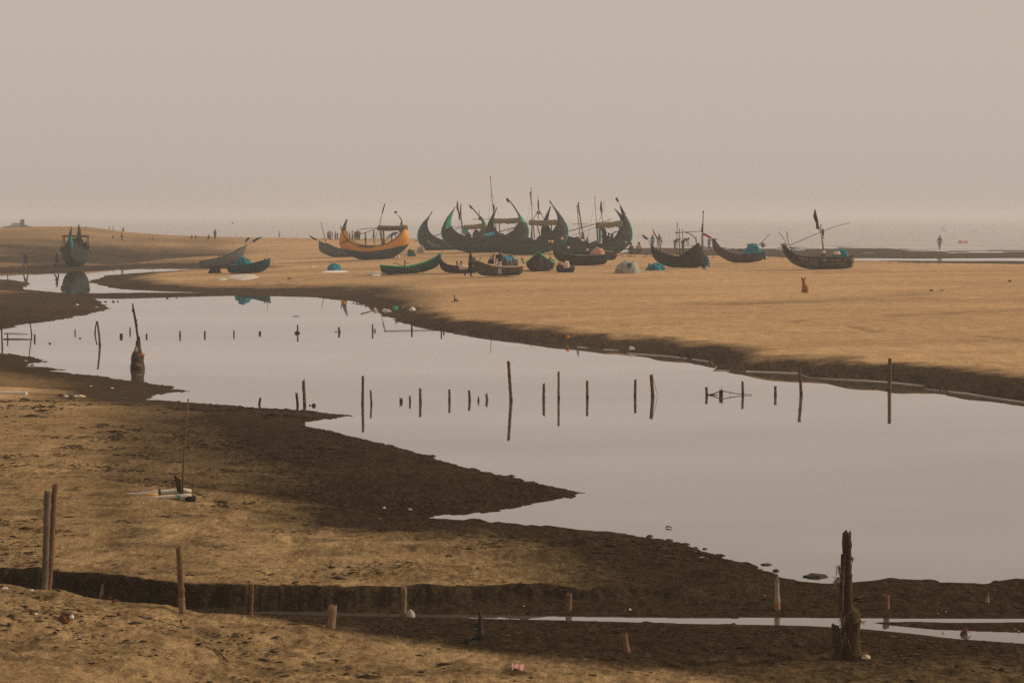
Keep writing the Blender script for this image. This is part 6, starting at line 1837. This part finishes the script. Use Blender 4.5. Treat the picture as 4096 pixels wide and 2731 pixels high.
lying(16, (1680, 1302), (1805, 1413), 16, 'orange-brown bent stick on the near sand', BAMBOO3)
lying(16, (2165, 1492), (2280, 1480), 9, 'thin dark stick on the near sand', DRIFT)
lying(16, (1720, 1410), (1890, 1445), 7, 'thin twig below the orange-brown stick', DRIFT)
lying(21, (1310, 662), (1772, 514), 17, 'long pale bamboo pole lying up the dark bank', mat('bleached_bamboo', (.42, .30, .16), .8), 'bamboo_pole', 'pole')
lying(21, (205, 500), (420, 440), 14, 'dark plank edge at the tip of the small mud point', DRIFT)
g = G(*F(17, 1905, 1475)); k = ZT[17][2] / (FPX / g.y)
MBw = MB().ribbon([g + Vector(((-48 + i * 16) * k, .05 * math.sin(i), (8 + 14 * abs(math.sin(i * 1.9))) * k)) for i in range(7)], [g + Vector(((-42 + i * 15) * k, .16 + .04 * math.cos(i * 2), (20 + 16 * abs(math.cos(i * 1.4))) * k)) for i in range(7)], .006)
tag(MBw.build('wrapper', PINK, None, smooth=False, origin=g), 'crumpled pink wrapper on the near sand', 'wrapper', GL)
# red and white packet on the stream
g = G(*F(22, 1330, 690)); k = ZT[22][2] / (FPX / g.y)
pk = thing('torn_packet', 'torn red and white packet standing in the stream at right', 'packet', g, GL)
obj('white_face', [g + Vector(q) * k for q in ((-20, -10, 60), (10, -25, 115), (95, -15, 25), (40, -30, 12), (12, 30, 112), (90, 30, 25))], [(0, 1, 2, 3), (1, 4, 5, 2), (0, 3, 5, 4)], WHITE, pk, smooth=False)
MB().blob(g + Vector((-40 * k, 0, 0)), 62 * k, 45 * k, 70 * k, 4, .3, 14, 8).build('dark_side', DKRED, pk, smooth=False)
MB().blob(g + Vector((-10 * k, -.02, 82 * k)), 30 * k, 24 * k, 36 * k, 6, .3, 12, 7, False).build('red_top', mat('crimson_plastic', (.22, .02, .03), .6), pk, smooth=False)
# white slab at left edge
A, B = G(*F(15, -120, 52)), G(*F(15, 205, 62))
k = ZT[15][2] / (FPX / B.y)
tag(MB().box((A + B) / 2 + Vector((0, .1, 11 * k)), (B - A).length, .25, 24 * k).build('foam_slab', FOAM, None, smooth=False, origin=(A + B) / 2), 'long white foam slab lying on the dark mud at the left edge', 'slab')
# beached raft of foam boards with a thin mast
g = G(*F(15, 1300, 885)); k = ZT[15][2] / (FPX / g.y)
def q15(x, y, dy=0.0):
    return P(*F(15, x, y), g.y + dy)
rf = thing('beached_raft', 'small beached raft of white and yellow foam boards with a thin brown mast', 'raft', g)
MB().tube([q15(1040, 840, .25), q15(1250, 822, .25), q15(1440, 805, .25), q15(1500, 812, .25)], [18 * k, 20 * k, 20 * k, 15 * k], 10).build('foam_board', FOAM, rf)
MB().tube([q15(1105, 842, .12), q15(1240, 838, .12)], [13 * k, 13 * k], 10).build('yellow_board', YELLOWF, rf)
MB().tube([q15(1140, 868, 0), q15(1230, 862, 0), q15(1460, 850, 0), q15(1500, 842, 0)], [14 * k, 16 * k, 19 * k, 14 * k], 10).build('foam_board', FOAM, rf)
MB().tube([q15(960, 830, .3), q15(1045, 826, .3)], [3 * k, 5 * k], 6).build('pale_stick', FOAM, rf)
for x, y in ((1250, 818), (1228, 858)):
    MB().tube([q15(x, y - 26, .15), q15(x + 2, y + 24, .15)], 9 * k, 6).build('dark_strap', DRIFT, rf)
MB().tube([q15(1428, 850, .1), q15(1440, 560, .1), q15(1458, 310, .1), q15(1477, 86, .1)], [9 * k, 7 * k, 6.5 * k, 6 * k], 8).build('mast', BAMBOO3, rf)
MB().ribbon([q15(1367, 688, .08), q15(1375, 740, .08), q15(1385, 800, .08), q15(1400, 825, .08)], [q15(1372, 690, .1), q15(1415, 725, .1), q15(1420, 800, .1), q15(1422, 830, .1)], .03).build('rudder_plank', DRIFT, rf)
MB().tube([q15(1372, 830, -.02), q15(1395, 850, -.06), q15(1400, 882, -.08)], 4 * k, 6).build('green_rope', GROPE, rf)
MB().tube([q15(1400, 828, -.02), q15(1410, 850, -.06), q15(1408, 880, -.08)], 4 * k, 6).build('green_rope', GROPE, rf)
bg_ = G(*F(15, 1490, 892))
MB().tube([q15(1452, 866, .0), q15(1475, 866, .0), q15(1530, 868, .05)], [16 * k, 26 * k, 22 * k], 14).build('black_can', BLACKNET, None, origin=bg_)
tag(col.objects[-1], 'black can lying at the end of the beached raft', 'can')
for x, y, n_ in ((1600, 862, 'small black clod right of the beached raft'), (1300, 740, 'dark green weed tuft behind the beached raft')):
    bag(15, x, y, 32, 16, n_, BLACKNET, 'weed_clump', 'weed', 'weed on the sand by the raft')
# thin posts in the back channel
for i, (x, yt, yb) in enumerate([(258, 690, 752), (497, 690, 752), (1215, 695, 750), (1298, 700, 752), (1463, 690, 735), (103, 845, 915)]):
    gg = W(*F(6, x, yb))
    s_ = ZT[6][2] / (FPX / gg.y)
    o = MB().tube([gg - Vector((0, 0, .4)), gg, gg + Vector((.02, 0, (yb - yt) * s_))], 5 * s_ if i < 5 else 7 * s_, 6).build('channel_stake', BAMBOO if i < 5 else BAMBOO3, None, origin=gg)
    tag(o, ['thin stake in the back channel left of the wading person', 'thin stake between the wading and the green-clad person', 'thin stake just right of the bow-on boat', 'second thin stake right of the bow-on boat', 'third thin stake right of the bow-on boat', 'orange stake in the pool before the left bank'][i], 'stake', 'thin stakes in the back channel')

# ------------------------------------------------------------------ foam
fl = [(1206, 785), (1255, 789), (1301, 794), (1386, 802), (1432, 805), (1440, 811), (1530, 817), (1600, 826), (1630, 830), (1645, 842), (1637, 850), (1730, 853), (1834, 857), (1854, 866), (1940, 871), (2039, 877), (2118, 885), (2121, 892), (2219, 903), (2300, 916), (2352, 923), (2500, 945), (2800, 1000)]
pts = [W(x * D, y * D) for x, y in fl]
q = []
for a, b_ in zip(pts[:-1], pts[1:]):
    nn = max(1, int((b_ - a).length / .25))
    q += [a.lerp(b_, i / nn) for i in range(nn)]
A_, B_ = [], []
for i, p in enumerate(q):
    w_ = .035 + .035 * float(vnoise(i * .21, 1.0, 3)) 
    off = .03 * float(vnoise(i * .37, 5.0, 4))
    A_.append(p + Vector((0, -.22 + off - w_, .006))); B_.append(p + Vector((0, -.22 + off + w_, .018)))
fm = MB(); run = []
for i in range(len(q)):
    if float(vnoise(i * .045, 9.0, 6)) + .35 * float(vnoise(i * .31, 2.0, 7)) > -.28:
        run.append(i)
    if (i == len(q) - 1 or (run and run[-1] != i)) and run:
        if len(run) > 2:
            fm.ribbon([A_[j] for j in run], [B_[j] for j in run], .012)
        run = []
o = fm.build('foam_line', mat('water_foam', (.44, .39, .32), .9, .1, 20, 0, .1), None, origin=q[0])
tag(o, 'thin white line of foam along the right shore of the pond', 'foam', None, 'stuff')
rs = random.Random(11)
def surf(name, label, y0, x0, x1, z_h, wdt, breaks, seed, slope=0.0):
    rs = random.Random(seed)
    mb = MB()
    x = x0
    while x < x1:
        L = rs.uniform(60, 260) * breaks
        e = min(x + L, x1)
        n = max(3, int((e - x) / 25))
        aa, bb_, cc_ = [], [], []
        for i in range(n + 1):
            t = i / n
            p = W(x + (e - x) * t, y0 + slope * (x - x0 + (e - x) * t) + rs.uniform(-.5, .5))
            taper = min(1, 4 * t, 4 * (1 - t)) * rs.uniform(.6, 1)
            aa.append(p + Vector((0, -wdt * (.2 + .8 * taper), 0.02))); bb_.append(p + Vector((0, wdt * .3, .02))); cc_.append(p + Vector((0, 0, .04 + z_h * taper)))
        v = aa + cc_ + bb_; m_ = n + 1
        f = [(i, i + 1, m_ + i + 1, m_ + i) for i in range(n)] + [(m_ + i, m_ + i + 1, 2 * m_ + i + 1, 2 * m_ + i) for i in range(n)]
        mb.add(v, f)
        x = e + rs.uniform(10, 160) * (1.2 - breaks * .5)
    o = mb.build(name, mat('surf_foam', (.52, .48, .44), .9, .05, .5, 0, .1)); tag(o, label, 'surf', None, 'stuff')
surf('surf', 'white broken surf far out on the right', 914, 2980, 3780, .55, 9, 1.0, 1)
surf('surf', 'second fainter line of surf far out', 926, 2500, 4500, .35, 7, .6, 2)
surf('surf', 'wash of foam along the sea edge', 988, 2350, 5200, .10, 10, 1.6, 3, .0035)
surf('surf', 'faint wash lines between surf and sea edge', 948, 3000, 5000, .12, 5, .5, 4)

# ------------------------------------------------------------------ mud crumbs strewn over the near flats
def crumbs(name, label, n, xr, yr, size, m, seed, keep):
    r = np.random.RandomState(seed)
    X = r.uniform(*xr, n * 3); Yy = r.uniform(*yr, n * 3)
    ok = (np.abs(X) < Yy * .30) & (keep(X, Yy) > r.rand(n * 3))
    X, Yy = X[ok][:n], Yy[ok][:n]
    sp = sdist(X, Yy, [POND]); ss = sdist(X, Yy, [STR, BAR])
    h = height(X, Yy, sp, np.full(X.shape, 99.0), ss)
    g = (np.minimum(sp, ss) > .12)
    X, Yy, h = X[g], Yy[g], h[g]
    k = len(X)
    base = np.array([(1, 0, 0), (.45, .8, .1), (-.5, .75, 0), (-1, 0, .1), (-.4, -.8, 0), (.5, -.75, .1), (.1, .05, 1.0), (0, 0, -.5)])
    fc = [(0, 1, 6), (1, 2, 6), (2, 3, 6), (3, 4, 6), (4, 5, 6), (5, 0, 6), (1, 0, 7), (2, 1, 7), (3, 2, 7), (4, 3, 7), (5, 4, 7), (0, 5, 7)]
    s = size * np.exp(r.normal(0, .5, k)) * (Yy / 28) ** .6; a = r.uniform(0, 6.28, k)
    jit = r.uniform(.6, 1.35, (k, 8, 3))
    q = base[None] * jit * s[:, None, None]
    q[:, :, 2] *= r.uniform(.25, .6, k)[:, None]
    q[:, :, 0] *= r.uniform(1.0, 2.8, k)[:, None]
    c, sn = np.cos(a * .25 - .6)[:, None], np.sin(a * .25 - .6)[:, None]
    co = np.stack([q[:, :, 0] * c - q[:, :, 1] * sn + X[:, None], q[:, :, 0] * sn + q[:, :, 1] * c + Yy[:, None], q[:, :, 2] + h[:, None]], -1)
    me = bpy.data.meshes.new(name)
    me.vertices.add(k * 8); me.vertices.foreach_set('co', co.reshape(-1).astype(np.float32))
    F_ = (np.array(fc)[None] + (np.arange(k) * 8)[:, None, None]).reshape(-1, 3)
    me.loops.add(len(F_) * 3); me.loops.foreach_set('vertex_index', F_.ravel().astype(np.int32))
    me.polygons.add(len(F_)); me.polygons.foreach_set('loop_start', np.arange(0, len(F_) * 3, 3, dtype=np.int32)); me.polygons.foreach_set('loop_total', np.full(len(F_), 3, np.int32))
    me.update(calc_edges=True)
    o = link(name, me, m)
    return tag(o, label, 'crumbs', None, 'stuff')
MUDC = mat('mud_crumb', (.045, .030, .017), 1.0, .5, 6, 0, .0)
SANDC = mat('sand_crumb', (.075, .050, .026), 1.0, .5, 6, 0, .0)
crumbs('mud_crumbs', 'countless dark crumbs of mud strewn over the near flats', 52000, (-20, 20), (21.8, 60), .0125, MUDC, 5, lambda X, Y: np.clip(.25 + .9 * fbm(X / 1.5, Y / 1.2, 301), .04, 1))
crumbs('sand_crumbs', 'countless small crumbs of damp sand over the near flats', 30000, (-16, 16), (21.8, 44), .010, SANDC, 6, lambda X, Y: np.clip(.4 + .7 * fbm(X / .9, Y / .9, 302), .05, 1))
